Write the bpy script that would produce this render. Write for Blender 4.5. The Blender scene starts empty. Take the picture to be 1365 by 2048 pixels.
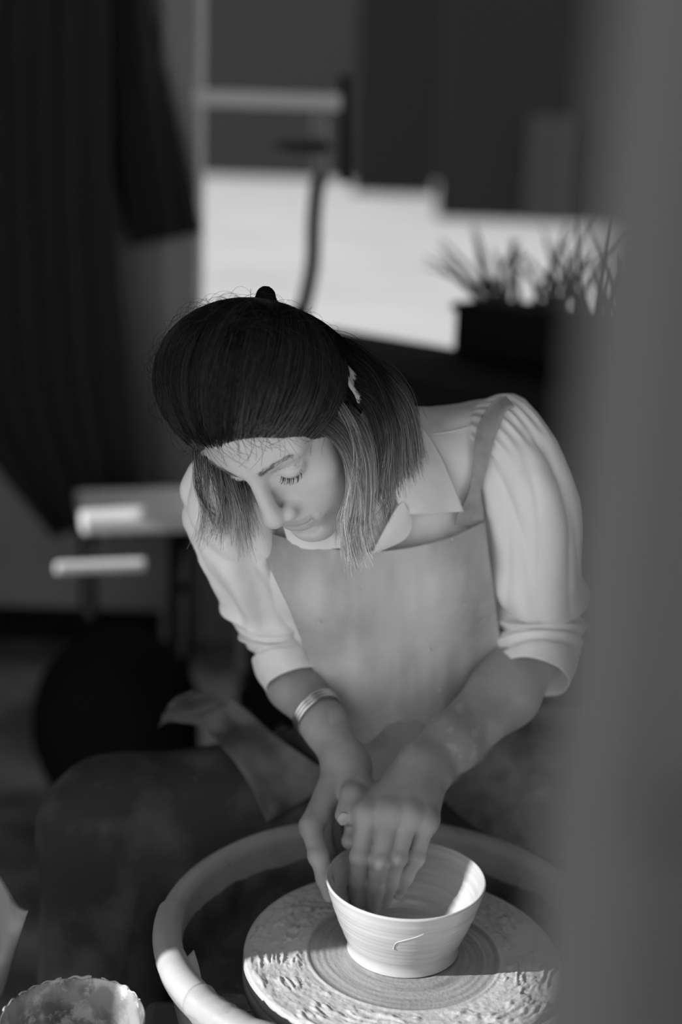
import bpy, math, random
import numpy as np
from mathutils import Vector, Matrix, Euler

# ------------------------------------------------------------------ camera, world, sun, exposure
S = bpy.context.scene
FPX = 2844.4                      # 50 mm on a 36 mm high frame, 1365 x 2048
CAM = np.array([0.0, 0.0, 1.38])
_p, _r = math.radians(15.0), math.radians(2.0)
FWD = np.array([0, math.cos(_p), -math.sin(_p)])
_u = np.array([0, math.sin(_p), math.cos(_p)])
_x = np.array([1.0, 0, 0])
RT = math.cos(_r) * _x + math.sin(_r) * _u
UP = -math.sin(_r) * _x + math.cos(_r) * _u
cd = bpy.data.cameras.new('camera')
cam = bpy.data.objects.new('camera', cd)
S.collection.objects.link(cam)
cd.sensor_fit = 'VERTICAL'; cd.sensor_height = 36; cd.sensor_width = 24; cd.lens = 50
cd.clip_start = 0.02; cd.clip_end = 300
cam.matrix_world = Matrix(((RT[0], UP[0], -FWD[0], CAM[0]), (RT[1], UP[1], -FWD[1], CAM[1]),
                           (RT[2], UP[2], -FWD[2], CAM[2]), (0, 0, 0, 1)))
cd.dof.use_dof = True; cd.dof.focus_distance = 1.345
cd.dof.aperture_fstop = 1.8; cd.dof.aperture_blades = 9
S.camera = cam

W = bpy.data.worlds.new('world'); S.world = W; W.use_nodes = True
W.node_tree.nodes['Background'].inputs[0].default_value = (1, 1, 1, 1)
W.node_tree.nodes['Background'].inputs[1].default_value = 1.0
sd = bpy.data.lights.new('sun', 'SUN'); sd.energy = 4.9; sd.angle = math.radians(0.35)
sun = bpy.data.objects.new('sun', sd); S.collection.objects.link(sun)
SUN_EL = math.radians(26); SUN_AZ = (0.948, 0.318)      # the way the light travels
sdir = Vector((SUN_AZ[0] * math.cos(SUN_EL), SUN_AZ[1] * math.cos(SUN_EL), -math.sin(SUN_EL)))
sun.rotation_euler = sdir.to_track_quat('-Z', 'Y').to_euler(); sun.location = (-3, -1, 3)
vs = S.view_settings
S.display_settings.display_device = 'sRGB'
vs.view_transform = 'Standard'; vs.look = 'None'; vs.gamma = 1; vs.exposure = 0.3; vs.use_curve_mapping = False
try:
    S.cycles.use_denoising = True; S.cycles.max_bounces = 8
except Exception:
    pass

# ------------------------------------------------------------------ placing helpers
def at(px, py, Z):
    px = np.asarray(px, float); py = np.asarray(py, float); Z = np.asarray(Z, float)
    return CAM + Z[..., None] * (FWD + ((px - 682.5) / FPX)[..., None] * RT + ((1024 - py) / FPX)[..., None] * UP)
def ray(px, py):
    return FWD + (px - 682.5) / FPX * RT + (1024 - py) / FPX * UP
def at_z(px, py, z):
    d = ray(px, py); return CAM + d * ((z - CAM[2]) / d[2])
def at_y(px, py, y):
    d = ray(px, py); return CAM + d * ((y - CAM[1]) / d[1])
def nrm(v):
    v = np.asarray(v, float); return v / (np.linalg.norm(v, axis=-1, keepdims=True) + 1e-12)

# ------------------------------------------------------------------ noise
_rs = np.random.RandomState(7)
_tab = _rs.rand(4096).astype(np.float64)
def vnoise(P):
    P = np.asarray(P, float); i = np.floor(P).astype(np.int64); f = P - i; f = f * f * (3 - 2 * f)
    def h(a, b, c):
        return _tab[((a * 73856093) ^ (b * 19349663) ^ (c * 83492791)) & 4095]
    x, y, z = i[..., 0], i[..., 1], i[..., 2]; u, v, w = f[..., 0], f[..., 1], f[..., 2]
    r = 0
    for dx in (0, 1):
        for dy in (0, 1):
            for dz in (0, 1):
                r = r + h(x + dx, y + dy, z + dz) * (u if dx else 1 - u) * (v if dy else 1 - v) * (w if dz else 1 - w)
    return r
def fbm(P, o=3):
    a, s, r = 1.0, 0.0, 0.0
    for k in range(o):
        r = r + a * (vnoise(P * 2 ** k + 17.3 * k) - .5); s += a; a *= .5
    return r / s

# ------------------------------------------------------------------ materials
def mat(name, col, rough=.7, spec=.3, noise=None, bump=None, coat=0, metal=0, attr=None, trans=0, sheen=0, stain=None, ior=1.45, sss=0, coords='Object'):
    m = bpy.data.materials.new(name); m.use_nodes = True
    nt = m.node_tree; N = nt.nodes; L = nt.links; b = N['Principled BSDF']
    b.inputs['Base Color'].default_value = (col, col, col, 1)
    b.inputs['Roughness'].default_value = rough; b.inputs['Specular IOR Level'].default_value = spec
    b.inputs['Metallic'].default_value = metal; b.inputs['Coat Weight'].default_value = coat
    b.inputs['Coat Roughness'].default_value = .12; b.inputs['Transmission Weight'].default_value = trans
    b.inputs['Sheen Weight'].default_value = sheen; b.inputs['IOR'].default_value = ior
    if sss:
        b.inputs['Subsurface Weight'].default_value = sss; b.inputs['Subsurface Radius'].default_value = (.01, .01, .01)
        b.inputs['Subsurface Scale'].default_value = 1.0
    tc = N.new('ShaderNodeTexCoord')
    src = None
    if attr:
        a = N.new('ShaderNodeAttribute'); a.attribute_name = attr; src = a.outputs['Color']
    if noise:                     # (scale, second value, low, high[, stretch])
        n = N.new('ShaderNodeTexNoise'); n.inputs['Scale'].default_value = noise[0]; n.inputs['Detail'].default_value = 5
        if len(noise) > 4:
            mp = N.new('ShaderNodeMapping'); mp.inputs['Scale'].default_value = noise[4]
            L.new(tc.outputs[coords], mp.inputs[0]); L.new(mp.outputs[0], n.inputs[0])
        else:
            L.new(tc.outputs[coords], n.inputs[0])
        mr = N.new('ShaderNodeMapRange'); mr.inputs[1].default_value = noise[2]; mr.inputs[2].default_value = noise[3]
        L.new(n.outputs[0], mr.inputs[0])
        mx = N.new('ShaderNodeMix'); mx.data_type = 'RGBA'
        L.new(mr.outputs[0], mx.inputs[0])
        if src: L.new(src, mx.inputs[6])
        else: mx.inputs[6].default_value = (col, col, col, 1)
        c2 = noise[1]; mx.inputs[7].default_value = (c2, c2, c2, 1)
        src = mx.outputs[2]
    if stain:                     # (scale, value, low, high)
        n = N.new('ShaderNodeTexNoise'); n.inputs['Scale'].default_value = stain[0]; n.inputs['Detail'].default_value = 7
        n.inputs['Roughness'].default_value = .65
        L.new(tc.outputs[coords], n.inputs[0])
        mr = N.new('ShaderNodeMapRange'); mr.inputs[1].default_value = stain[2]; mr.inputs[2].default_value = stain[3]
        L.new(n.outputs[0], mr.inputs[0])
        mx = N.new('ShaderNodeMix'); mx.data_type = 'RGBA'
        L.new(mr.outputs[0], mx.inputs[0])
        if src: L.new(src, mx.inputs[6])
        else: mx.inputs[6].default_value = (col, col, col, 1)
        c2 = stain[1]; mx.inputs[7].default_value = (c2, c2, c2, 1)
        src = mx.outputs[2]
    if src: L.new(src, b.inputs['Base Color'])
    if bump:                      # (scale, strength, distance[, stretch])
        n = N.new('ShaderNodeTexNoise'); n.inputs['Scale'].default_value = bump[0]; n.inputs['Detail'].default_value = 4
        if len(bump) > 3:
            mp = N.new('ShaderNodeMapping'); mp.inputs['Scale'].default_value = bump[3]
            L.new(tc.outputs[coords], mp.inputs[0]); L.new(mp.outputs[0], n.inputs[0])
        else:
            L.new(tc.outputs[coords], n.inputs[0])
        bp = N.new('ShaderNodeBump'); bp.inputs['Strength'].default_value = bump[1]; bp.inputs['Distance'].default_value = bump[2]
        L.new(n.outputs[0], bp.inputs['Height']); L.new(bp.outputs[0], b.inputs['Normal'])
    return m

M = {}
M['floor'] = mat('dark_stained_floor', .14, .75, .25, noise=(4, .42, .42, .66), stain=(30, .55, .62, .74), bump=(60, .3, .01))
M['yard'] = mat('sunlit_yard', .33, .9, .1, noise=(.5, .28, .35, .7))
M['apron_yard'] = mat('pale_paving', .74, .9, .1, noise=(3, .66, .35, .7))
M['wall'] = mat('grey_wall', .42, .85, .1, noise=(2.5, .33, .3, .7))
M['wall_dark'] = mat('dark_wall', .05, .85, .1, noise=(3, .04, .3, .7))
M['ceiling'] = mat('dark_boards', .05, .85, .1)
M['barn'] = mat('dark_barn_boards', .012, .9, .05)
M['barn_door'] = mat('grey_barn_door', .028, .9, .05)
M['jamb'] = mat('grey_jamb_paint', .042, .6, .12, noise=(1.2, .034, .3, .7), bump=(40, .2, .004, (8, 8, .6)))
M['black'] = mat('black_cloth', .042, .9, .05)
M['charcoal'] = mat('charcoal_wood', .016, .95, .03)
M['white_paint'] = mat('white_paint', .8, .4, .4)
M['rail'] = mat('pale_metal', .33, .35, .5)
M['rail_dark'] = mat('dark_rubber', .02, .6, .2)
M['leaf'] = mat('dark_leaf', .05, .6, .2)
M['skin'] = mat('skin', .40, .5, .35, attr='tint', bump=(420, .12, .001), sss=.12)
M['hair'] = mat('hair_strands', .02, .5, .12, attr='tint')
M['hair_base'] = mat('hair_base', .010, 1, .0)
M['shirt'] = mat('white_cotton', .82, .9, .1, bump=(900, .12, .0006), sheen=.15)
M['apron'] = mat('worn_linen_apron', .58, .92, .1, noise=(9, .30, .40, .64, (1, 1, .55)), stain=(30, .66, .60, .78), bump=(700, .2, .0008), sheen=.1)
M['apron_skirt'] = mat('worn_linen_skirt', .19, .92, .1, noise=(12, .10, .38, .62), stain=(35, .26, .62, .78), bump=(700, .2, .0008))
M['strap'] = mat('linen_strap', .38, .9, .1, noise=(60, .28, .35, .7), bump=(900, .25, .0008))
M['trousers'] = mat('dark_trousers', .05, .85, .12, noise=(12, .13, .45, .70), stain=(45, .16, .64, .76), bump=(300, .3, .001))
M['silver'] = mat('silver', .75, .22, .5, metal=1)
M['nail'] = mat('fingernail', .36, .25, .5)
M['clay'] = mat('wet_clay', .55, .32, .5, noise=(30, .45, .38, .68, (.25, .25, 5)), coat=.6, bump=(160, .12, .0015, (1, 1, 9)))
M['bat_slip'] = mat('bat_slip', .62, .5, .35, stain=(70, .36, .66, .78), bump=(240, .35, .002), coat=.1, attr='tint')
M['slip'] = mat('clay_slip', .54, .5, .4, noise=(22, .45, .35, .65), stain=(70, .38, .66, .78), bump=(240, .35, .002), coat=.12)
M['pan'] = mat('white_plastic_pan', .40, .5, .3, noise=(14, .30, .35, .7), stain=(48, .13, .62, .70), bump=(90, .12, .002))
M['pan_wet'] = mat('pan_slurry', .15, .35, .45, noise=(22, .07, .4, .65), stain=(34, .30, .62, .74), bump=(60, .4, .004), coat=.15)
M['sleeve'] = mat('white_tube', .46, .4, .3, noise=(25, .40, .4, .7))
M['grey_body'] = mat('wheel_body_grey', .15, .6, .3, noise=(9, .11, .4, .7), stain=(60, .22, .66, .76))
M['steel'] = mat('dark_steel', .1, .4, .5, metal=.6)
M['jamb_shade'] = mat('jamb_shade_board', .03, .6, .2)  # dark colour stands in for shade low on the jamb
M['bucket'] = mat('cloudy_plastic', .36, .35, .5, noise=(22, .14, .44, .58), stain=(30, .58, .52, .60), bump=(80, .2, .002), coat=.3)
M['water'] = mat('milky_water', .2, .1, .5, noise=(14, .14, .4, .65))
M['tub'] = mat('grey_tub', .34, .5, .4, noise=(16, .20, .42, .62), stain=(30, .3, .64, .74))
M['shoe'] = mat('dark_leather', .02, .5, .3)
M['wood'] = mat('stool_wood', .12, .6, .3)

# ------------------------------------------------------------------ mesh helpers
def np_mesh(name, V, F, m, parent=None, smooth=True, tint=None, mesh_name=None):
    V = np.asarray(V, np.float32).reshape(-1, 3)
    me = bpy.data.meshes.new(mesh_name or name)
    Fs = F if isinstance(F, (list, tuple)) and len(F) and isinstance(F[0], np.ndarray) and F[0].ndim == 2 else [np.asarray(F)]
    me.vertices.add(len(V)); me.vertices.foreach_set('co', V.ravel())
    nl = sum(f.size for f in Fs); me.loops.add(nl)
    me.loops.foreach_set('vertex_index', np.concatenate([f.ravel() for f in Fs]).astype(np.int32))
    npoly = sum(len(f) for f in Fs); me.polygons.add(npoly)
    tot = np.concatenate([np.full(len(f), f.shape[1]) for f in Fs]); st = np.concatenate([[0], np.cumsum(tot)[:-1]])
    me.polygons.foreach_set('loop_start', st.astype(np.int32))
    me.update(calc_edges=True); me.validate()
    me.polygons.foreach_set('use_smooth', np.full(len(me.polygons), smooth))
    if tint is not None:
        a = me.color_attributes.new('tint', 'FLOAT_COLOR', 'POINT')
        t = np.asarray(tint, np.float32).ravel(); c = np.stack([t, t, t, np.ones_like(t)], 1)
        a.data.foreach_set('color', c.ravel())
    me.materials.append(m)
    o = bpy.data.objects.new(name, me); S.collection.objects.link(o)
    if parent: o.parent = parent
    return o
def tag(o, label=None, cat=None, group=None, kind=None):
    if label: o['label'] = label
    if cat: o['category'] = cat
    if group: o['group'] = group
    if kind: o['kind'] = kind
    return o
def empty(name, loc=(0, 0, 0)):
    o = bpy.data.objects.new(name, None); S.collection.objects.link(o); o.location = loc; o.empty_display_size = .05
    return o
class MB:
    def __init__(s): s.V = []; s.F = []; s.n = 0
    def add(s, V, F):
        V = np.asarray(V, float).reshape(-1, 3)
        s.V.append(V)
        for f in F: s.F.append([int(i) + s.n for i in f])
        s.n += len(V); return s
    def box(s, lo, hi, M3=None, c=None):
        x0, y0, z0 = lo; x1, y1, z1 = hi
        V = np.array([[x, y, z] for x in (x0, x1) for y in (y0, y1) for z in (z0, z1)], float)
        if M3 is not None: V = V @ np.asarray(M3).T
        if c is not None: V = V + np.asarray(c)
        return s.add(V, [(0, 1, 3, 2), (4, 6, 7, 5), (0, 4, 5, 1), (2, 3, 7, 6), (0, 2, 6, 4), (1, 5, 7, 3)])
    def tube(s, pts, r, n=12, cap=True):
        pts = np.asarray(pts, float); r = np.broadcast_to(np.asarray(r, float), (len(pts),))
        t = nrm(np.gradient(pts, axis=0)); ref = np.array([0, 0, 1.0])
        if abs(t[:, 2]).mean() > .8: ref = np.array([0, 1.0, 0])
        a = nrm(np.cross(t, ref)); b = np.cross(t, a)
        th = np.arange(n) * 2 * math.pi / n
        V = pts[:, None] + r[:, None, None] * (np.cos(th)[None, :, None] * a[:, None] + np.sin(th)[None, :, None] * b[:, None])
        F = [(i * n + j, i * n + (j + 1) % n, (i + 1) * n + (j + 1) % n, (i + 1) * n + j) for i in range(len(pts) - 1) for j in range(n)]
        if cap: F += [tuple(range(n))[::-1], tuple((len(pts) - 1) * n + j for j in range(n))]
        return s.add(V, F)
    def lathe(s, prof, n=96, a0=0, a1=2 * math.pi, c=(0, 0, 0)):
        full = abs(a1 - a0 - 2 * math.pi) < 1e-6
        th = a0 + (a1 - a0) * np.arange(n if full else n + 1) / n
        prof = np.asarray(prof, float); m = len(th); k = len(prof)
        V = np.stack([prof[None, :, 0] * np.cos(th)[:, None], prof[None, :, 0] * np.sin(th)[:, None], np.broadcast_to(prof[None, :, 1], (m, k))], -1) + np.asarray(c)
        F = []
        for i in range(m if full else m - 1):
            j = (i + 1) % m
            for q in range(k - 1):
                F.append((i * k + q, j * k + q, j * k + q + 1, i * k + q + 1))
        return s.add(V, F)
    def build(s, name, m, parent=None, smooth=False, bevel=0, seg=2):
        me = bpy.data.meshes.new(name)
        me.from_pydata(np.concatenate(s.V).tolist(), [], s.F); me.validate(); me.update()
        if smooth: me.polygons.foreach_set('use_smooth', np.full(len(me.polygons), True))
        me.materials.append(m)
        o = bpy.data.objects.new(name, me); S.collection.objects.link(o)
        if parent: o.parent = parent
        if bevel:
            b = o.modifiers.new('bevel', 'BEVEL'); b.width = bevel; b.segments = seg; b.limit_method = 'ANGLE'
        return o
def catmull(P, n):
    P = np.asarray(P, float); m = len(P); t = np.linspace(0, m - 1 - 1e-9, n); i = t.astype(int); f = (t - i)[:, None]
    g = lambda k: P[np.clip(i + k, 0, m - 1)]
    p0, p1, p2, p3 = g(-1), g(0), g(1), g(2)
    return .5 * (2 * p1 + (p2 - p0) * f + (2 * p0 - 5 * p1 + 4 * p2 - p3) * f ** 2 + (3 * p1 - p0 - 3 * p2 + p3) * f ** 3)
def gridF(a, b, wrap=False):
    i, j = np.meshgrid(np.arange(a - 1), np.arange(b if wrap else b - 1), indexing='ij')
    j2 = (j + 1) % b
    return np.stack([i * b + j, i * b + j2, (i + 1) * b + j2, (i + 1) * b + j], -1).reshape(-1, 4)

# ------------------------------------------------------------------ signed-distance modelling
def smin(a, b, k):
    h = np.clip(.5 + .5 * (b - a) / k, 0, 1); return b * (1 - h) + a * h - k * h * (1 - h)
def smax(a, b, k): return -smin(-a, -b, k)
def ell(P, c, r):
    q = P - np.asarray(c); r = np.asarray(r)
    k0 = np.linalg.norm(q / r, axis=-1); k1 = np.linalg.norm(q / r ** 2, axis=-1) + 1e-9
    return k0 * (k0 - 1) / k1
def rc(P, a, b, ra, rb):
    a = np.asarray(a, float); b = np.asarray(b, float); ba = b - a; pa = P - a
    h = np.clip(pa @ ba / (ba @ ba + 1e-12), 0, 1)
    return np.linalg.norm(pa - h[..., None] * ba, axis=-1) - (ra + (rb - ra) * h)
def chain(P, pts, rad, k=.006):
    d = None
    for i in range(len(pts) - 1):
        e = rc(P, pts[i], pts[i + 1], rad[i], rad[i + 1]); d = e if d is None else smin(d, e, k)
    return d
def sdf_mesh(groups, lo, hi, h, k=.012, B=8):
    """groups: list of functions; smooth-unioned; returns V, F by surface nets on a block-sparse grid."""
    lo = np.asarray(lo, float); n = (np.ceil((np.asarray(hi) - lo) / h / B).astype(int)) * B
    nb = n // B; D = np.full(n + 1, 1.0, np.float32)
    bi = np.stack(np.meshgrid(*[np.arange(x) for x in nb], indexing='ij'), -1).reshape(-1, 3)
    C = lo + (bi + .5) * B * h; R = B * h * .87
    gc = [np.concatenate([g(C[q:q + 20000]) for q in range(0, len(C), 20000)]) for g in groups]
    mn = np.min(gc, 0); near = np.abs(mn) < R * 1.35 + k + .004
    ins = (mn <= 0) & ~near
    off = np.stack(np.meshgrid(*[np.arange(B + 1)] * 3, indexing='ij'), -1)
    idx = np.where(near)[0]
    for q in range(0, len(idx), 600):
        ib = idx[q:q + 600]
        P = lo + (bi[ib][:, None, None, None] * B + off[None]) * h
        out = np.full(P.shape[:-1], .5)
        for g, c in zip(groups, gc):
            s = c[ib] < R * 1.35 + k + .012
            if s.any():
                out[s] = smin(out[s], g(P[s].reshape(-1, 3)).reshape(out[s].shape), k)
        for t, b_ in enumerate(ib):
            x, y, z = bi[b_] * B
            D[x:x + B + 1, y:y + B + 1, z:z + B + 1] = out[t]
    for b_ in np.where(ins)[0]:
        x, y, z = bi[b_] * B
        sub = D[x:x + B + 1, y:y + B + 1, z:z + B + 1]; sub[sub >= .99] = -1
    s = D < 0
    cs = [s[dx:n[0] + dx, dy:n[1] + dy, dz:n[2] + dz] for dx in (0, 1) for dy in (0, 1) for dz in (0, 1)]
    al = cs[0].copy(); an = cs[0].copy()
    for c in cs[1:]: al &= c; an |= c
    act = an & ~al; ids = np.full(act.shape, -1, np.int32); ijk = np.argwhere(act); ids[act] = np.arange(len(ijk))
    acc = np.zeros((len(ijk), 3)); cnt = np.zeros(len(ijk))
    cor = [(a, b, c) for a in (0, 1) for b in (0, 1) for c in (0, 1)]
    val = {c: D[ijk[:, 0] + c[0], ijk[:, 1] + c[1], ijk[:, 2] + c[2]].astype(float) for c in cor}
    for c in cor:
        for ax in range(3):
            if c[ax] == 0:
                e = list(c); e[ax] = 1; e = tuple(e); a, b = val[c], val[e]; m = (a < 0) != (b < 0)
                t = np.where(m, a / np.where(m, a - b, 1), 0); p = np.tile(np.array(c, float), (len(ijk), 1)); p[:, ax] += t
                acc[m] += p[m]; cnt[m] += 1
    V = lo + (ijk + acc / cnt[:, None]) * h
    F = []
    for ax in range(3):
        a, b = [(1, 2), (2, 0), (0, 1)][ax]
        sl0 = [slice(0, n[i]) for i in range(3)]; sl1 = list(sl0); sl1[ax] = slice(1, n[ax] + 1)
        e = s[tuple(sl0)] != s[tuple(sl1)]
        E_ = np.argwhere(e); E_ = E_[(E_[:, a] > 0) & (E_[:, b] > 0)]
        da = np.zeros(3, int); da[a] = 1; db = np.zeros(3, int); db[b] = 1
        q = np.stack([ids[tuple((E_ - da - db).T)], ids[tuple((E_ - db).T)], ids[tuple(E_.T)], ids[tuple((E_ - da).T)]], 1)
        fl = s[tuple(E_.T)]; q[~fl] = q[~fl][:, ::-1]; F.append(q)
    F = np.concatenate(F); F = F[(F >= 0).all(1)]
    return V, F
def hit(f, px, py, inflate=0.0, z0=1.0, z1=2.2):
    """distance along the view line where it meets the surface (or passes nearest to it)"""
    px = np.asarray(px, float); py = np.asarray(py, float)
    Z = np.full(px.shape, z0); best = np.full(px.shape, 9.); bz = Z.copy(); done = np.zeros(px.shape, bool)
    for _ in range(90):
        d = f(at(px, py, Z).reshape(-1, 3)).reshape(px.shape) - inflate
        up = (d < best) & ~done; best[up] = d[up]; bz[up] = Z[up]
        done |= d < 5e-4
        Z = np.where(done, Z, np.minimum(Z + np.maximum(d * .85, 2e-3), z1))
    return bz
def blur2(A, it):
    for _ in range(it):
        P = np.pad(A, 1, mode='edge'); A = (P[:-2, 1:-1] + P[2:, 1:-1] + P[1:-1, :-2] + P[1:-1, 2:] + 2 * A) / 6
    return A
def sheet(name, V, m, parent, thick=.002):
    """V: (a,b,3) grid, given thickness and closed edges"""
    a, b = V.shape[:2]
    du = np.gradient(V, axis=0); dv = np.gradient(V, axis=1); N = nrm(np.cross(dv, du))
    N = np.where(((N @ FWD) > 0)[..., None], -N, N)
    T = np.concatenate([(V).reshape(-1, 3), (V - N * thick).reshape(-1, 3)]); F = gridF(a, b); n = a * b
    e = []
    for i in range(b - 1): e += [(i, i + 1), (n - 1 - i, n - 2 - i)]
    for i in range(a - 1): e += [((i + 1) * b, i * b), (i * b + b - 1, (i + 1) * b + b - 1)]
    e = np.array(e); side = np.stack([e[:, 1], e[:, 0], e[:, 0] + n, e[:, 1] + n], 1)
    return np_mesh(name, T, np.concatenate([F, F[:, ::-1] + n, side]), m, parent)
def strands(name, C, r0, r1, m, parent, tint=None):
    """C: (S,K,3) centre lines -> three-sided tubes"""
    Sn, K = C.shape[:2]
    t = nrm(np.gradient(C, axis=1)); a = nrm(np.cross(t, np.array([.31, .52, .79]))); b = np.cross(t, a)
    r = np.linspace(1, 0, K)[None, :, None] * (r0 - r1) + r1
    V = np.stack([C + r * (math.cos(q) * a + math.sin(q) * b) for q in (0, 2.0944, 4.18879)], 2)
    base = (np.arange(Sn)[:, None] * K + np.arange(K - 1)[None]) * 3
    F = np.concatenate([np.stack([base + j, base + (j + 1) % 3, base + 3 + (j + 1) % 3, base + 3 + j], -1).reshape(-1, 4) for j in range(3)])
    tt = None if tint is None else np.repeat(tint.reshape(-1), 3)
    return np_mesh(name, V, F, m, parent, tint=tt)

# ------------------------------------------------------------------ the place
def struct(o): o['kind'] = 'structure'; return o
TERM = at(652, 1748, 1.385) - np.array([0, .019, 0])                        # the edge of the sun passes the left of the bowl's rim
def term_y(x): return TERM[1] + (x - TERM[0]) * SUN_AZ[1] / SUN_AZ[0]
XL = -1.5
YW = 3.7; XD = at_y(398, 500, YW)[0]
struct(MB().box((XL, .55, -.06), (2.2, YW, 0)).build('floor', M['floor']))
struct(MB().box((-60, YW + .12, -.07), (60, 70, -.01)).build('ground', M['yard']))
struct(MB().box((-8, -9, -.08), (8, .55, -.01)).build('paving', M['apron_yard']))
wl = MB(); ys = term_y(XL)
for lo, hi in (((ys, 0), (2.44, 2.6)), ((2.74, 0), (YW, 2.6)), ((2.44, 0), (2.74, .80)), ((2.44, 1.14), (2.74, 2.6))):  # unseen slot added between the pieces so sun reaches the low stool
    wl.box((XL - .1, lo[0], lo[1]), (XL, hi[0], hi[1]))
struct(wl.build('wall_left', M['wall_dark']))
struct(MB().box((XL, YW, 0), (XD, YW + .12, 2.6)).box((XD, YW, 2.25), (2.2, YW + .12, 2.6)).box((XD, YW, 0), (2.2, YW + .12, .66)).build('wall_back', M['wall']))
struct(MB().box((2.1, -1.3, 0), (2.2, YW, 2.6)).build('wall_right', M['wall_dark']))  # unseen; carried forward past the camera to block sky light from the right
struct(MB().box((XL - .1, -1.3, 2.6), (2.2, YW + .12, 2.7)).build('ceiling', M['ceiling']))  # unseen front part extended over the camera to cut sky light from above
struct(MB().box((XL, YW - .02, 0), (XD, YW, .09)).build('baseboard_back', M['charcoal'], bevel=.004))
struct(MB().box((XD - .09, YW - .05, 0), (XD, YW - .004, 2.25)).build('trim_1', M['wall'], bevel=.004))
# the near door jamb at the right of the camera
jx = at(1222, 900, .31)[0]
struct(MB().box((jx, .27, 0), (jx + .16, .36, 2.6)).box((jx + .012, .255, 0), (jx + .11, .27, 2.6)).build('trim_2', M['jamb'], bevel=.006))

struct(MB().box((jx - .002, .240, 0), (jx + .162, .254, 1.255)).build('trim_3', M['jamb_shade'], bevel=.004))  # added board; the jamb's lower shade is put into its dark colour
# barn across the yard
barn = empty('barn', (0, 46, 0)); tag(barn, 'dark timber building beyond the bright yard behind the woman', 'building')
def far(px0, px1, y, name, m, z1=7.5, d=.2):
    a = at_y(px0, 300, y)[0]; b = at_y(px1, 300, y)[0]
    return MB().box((a, y - d, -.01), (b, y + d, z1)).build(name, m, barn)
far(-800, 2400, 44, 'back_wall', M['barn']); barn.location = (0, 0, 0)
far(396, 708, 43, 'sliding_door', M['barn_door'])
far(708, 712 + 160, 34, 'wall_bay', M['barn'])
far(880, 2000, 25, 'lean_to', M['barn'])
far(1060, 1150, 24.7, 'shutter', M['barn_door'], 1.75)
# workbench under the opening
p1 = at_z(560, 640, .95); p2 = at_z(922, 702, .95)
ux = nrm((p2 - p1) * [1, 1, 0]); uy = np.array([ux[1], -ux[0], 0]); Rm = np.stack([ux, uy, [0, 0, 1]], 1)
bench = empty('workbench', tuple(p1 * [1, 1, 0])); tag(bench, 'long dark workbench standing behind the woman, below the bright opening', 'bench')
MB().box((.16, -.02, .89), (1.36, .34, .95), Rm).build('bench_top', M['charcoal'], bench, bevel=.005)
MB().box((.20, .02, .12), (1.31, .29, .89), Rm).build('cabinet_body', M['charcoal'], bench, bevel=.004)
for i in range(3):
    MB().box((.22 + i * .365, .29, .2), (.565 + i * .365, .31, .84), Rm).build('panel', M['charcoal'], bench, bevel=.004)
for sx in (.22, 1.22):
    for sy in (.05, .22):
        MB().box((sx, sy, 0), (sx + .05, sy + .05, .14), Rm).build('leg', M['charcoal'], bench)
# planter with grass blades
q1 = at_z(922, 632, 1.07)
pl = empty('planter', tuple(p2)); tag(pl, 'dark planter box with spiky grass leaves, on the right end of the workbench', 'planter')
d0 = q1 - p2; c0 = np.array([p2[0], p2[1], .951])
Rp = Rm.copy()
pc = at_z(925, 700, .951); rel = pc - p2
MB().box((0.0, -.11, 0), (.42, .03, .095), Rm, rel).build('box_body', M['charcoal'], pl, bevel=.006)
MB().box((-.006, -.118, .083), (.428, .038, .100), Rm, rel).build('rim_band', M['charcoal'], pl, bevel=.004)
rng = np.random.RandomState(3)
for i in range(46):
    u = rng.rand() * .4 + .01; v = rng.rand() * .11 - .09
    b0 = rel + Rm @ np.array([u, v, .085]); L = .12 + .13 * rng.rand() * (1 if u > .1 else .7); ang = rng.normal(-.15, .45); lean = rng.normal(0, .3)
    t = np.linspace(0, 1, 7)[:, None]
    dirv = nrm(np.array([math.sin(ang), lean * .5, math.cos(ang)])); bend = np.array([math.sin(ang) * .25, 0, -.12])
    P = b0 + dirv * L * t + bend * L * t ** 2
    w = nrm(np.cross(dirv, [0, 1, .2])) * .006 * np.sqrt(1 - t * .97)
    V = np.concatenate([P - w, P + w * 0 + [0, -.0015, 0], P + w]); n = 7
    F = [(j, j + 1, n + j + 1, n + j) for j in range(n - 1)] + [(n + j, n + j + 1, 2 * n + j + 1, 2 * n + j) for j in range(n - 1)]
    MB().add(V, F).build('leaf_blade', M['leaf'], pl, smooth=True)
# metal stand with a pale rail
st = empty('equipment_stand', tuple(at_z(600, 660, .951))); so = np.array(st.location)
tag(st, 'pale horizontal rail on an upright with a dark curved hose, rising behind her head', 'stand')
YS = 3.60
a, b = at_y(388, 197, YS), at_y(682, 202, YS)
MB().box((a[0], YS - .02, a[2] - .017), (b[0], YS + .02, a[2] + .022)).build('rail', M['white_paint'], st, bevel=.004)
a, b = at_y(641, 205, YS + .005), at_y(643, 366, YS + .005)
MB().tube([a, b], .019, 16).build('upright', M['rail'], st, smooth=True)
a, b = at_y(690, 150, YS + .05), at_y(690, 366, YS + .05)
MB().tube([a, b], .014, 12).build('guide_rod', M['barn_door'], st, smooth=True)
c = at_y(610, 291, YS - .04)
MB().lathe([(0, -.018), (.05, -.016), (.078, -.004), (.078, .006), (.05, .014), (0, .016)], 32, c=c).build('disc', M['rail_dark'], st, smooth=True)
hp = [at_y(*q) for q in ((641, 355, YS), (634, 380, YS), (628, 450, YS), (626, 520, YS - .02), (616, 580, YS - .04), (600, 640, YS - .06), (596, 650, YS - .10))]
hp[-1][2] = .952
MB().tube(catmull(hp, 40), .018, 12).build('hose', M['rail_dark'], st, smooth=True)
for o in st.children: o.location = -so                      # children keep world coordinates
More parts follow.
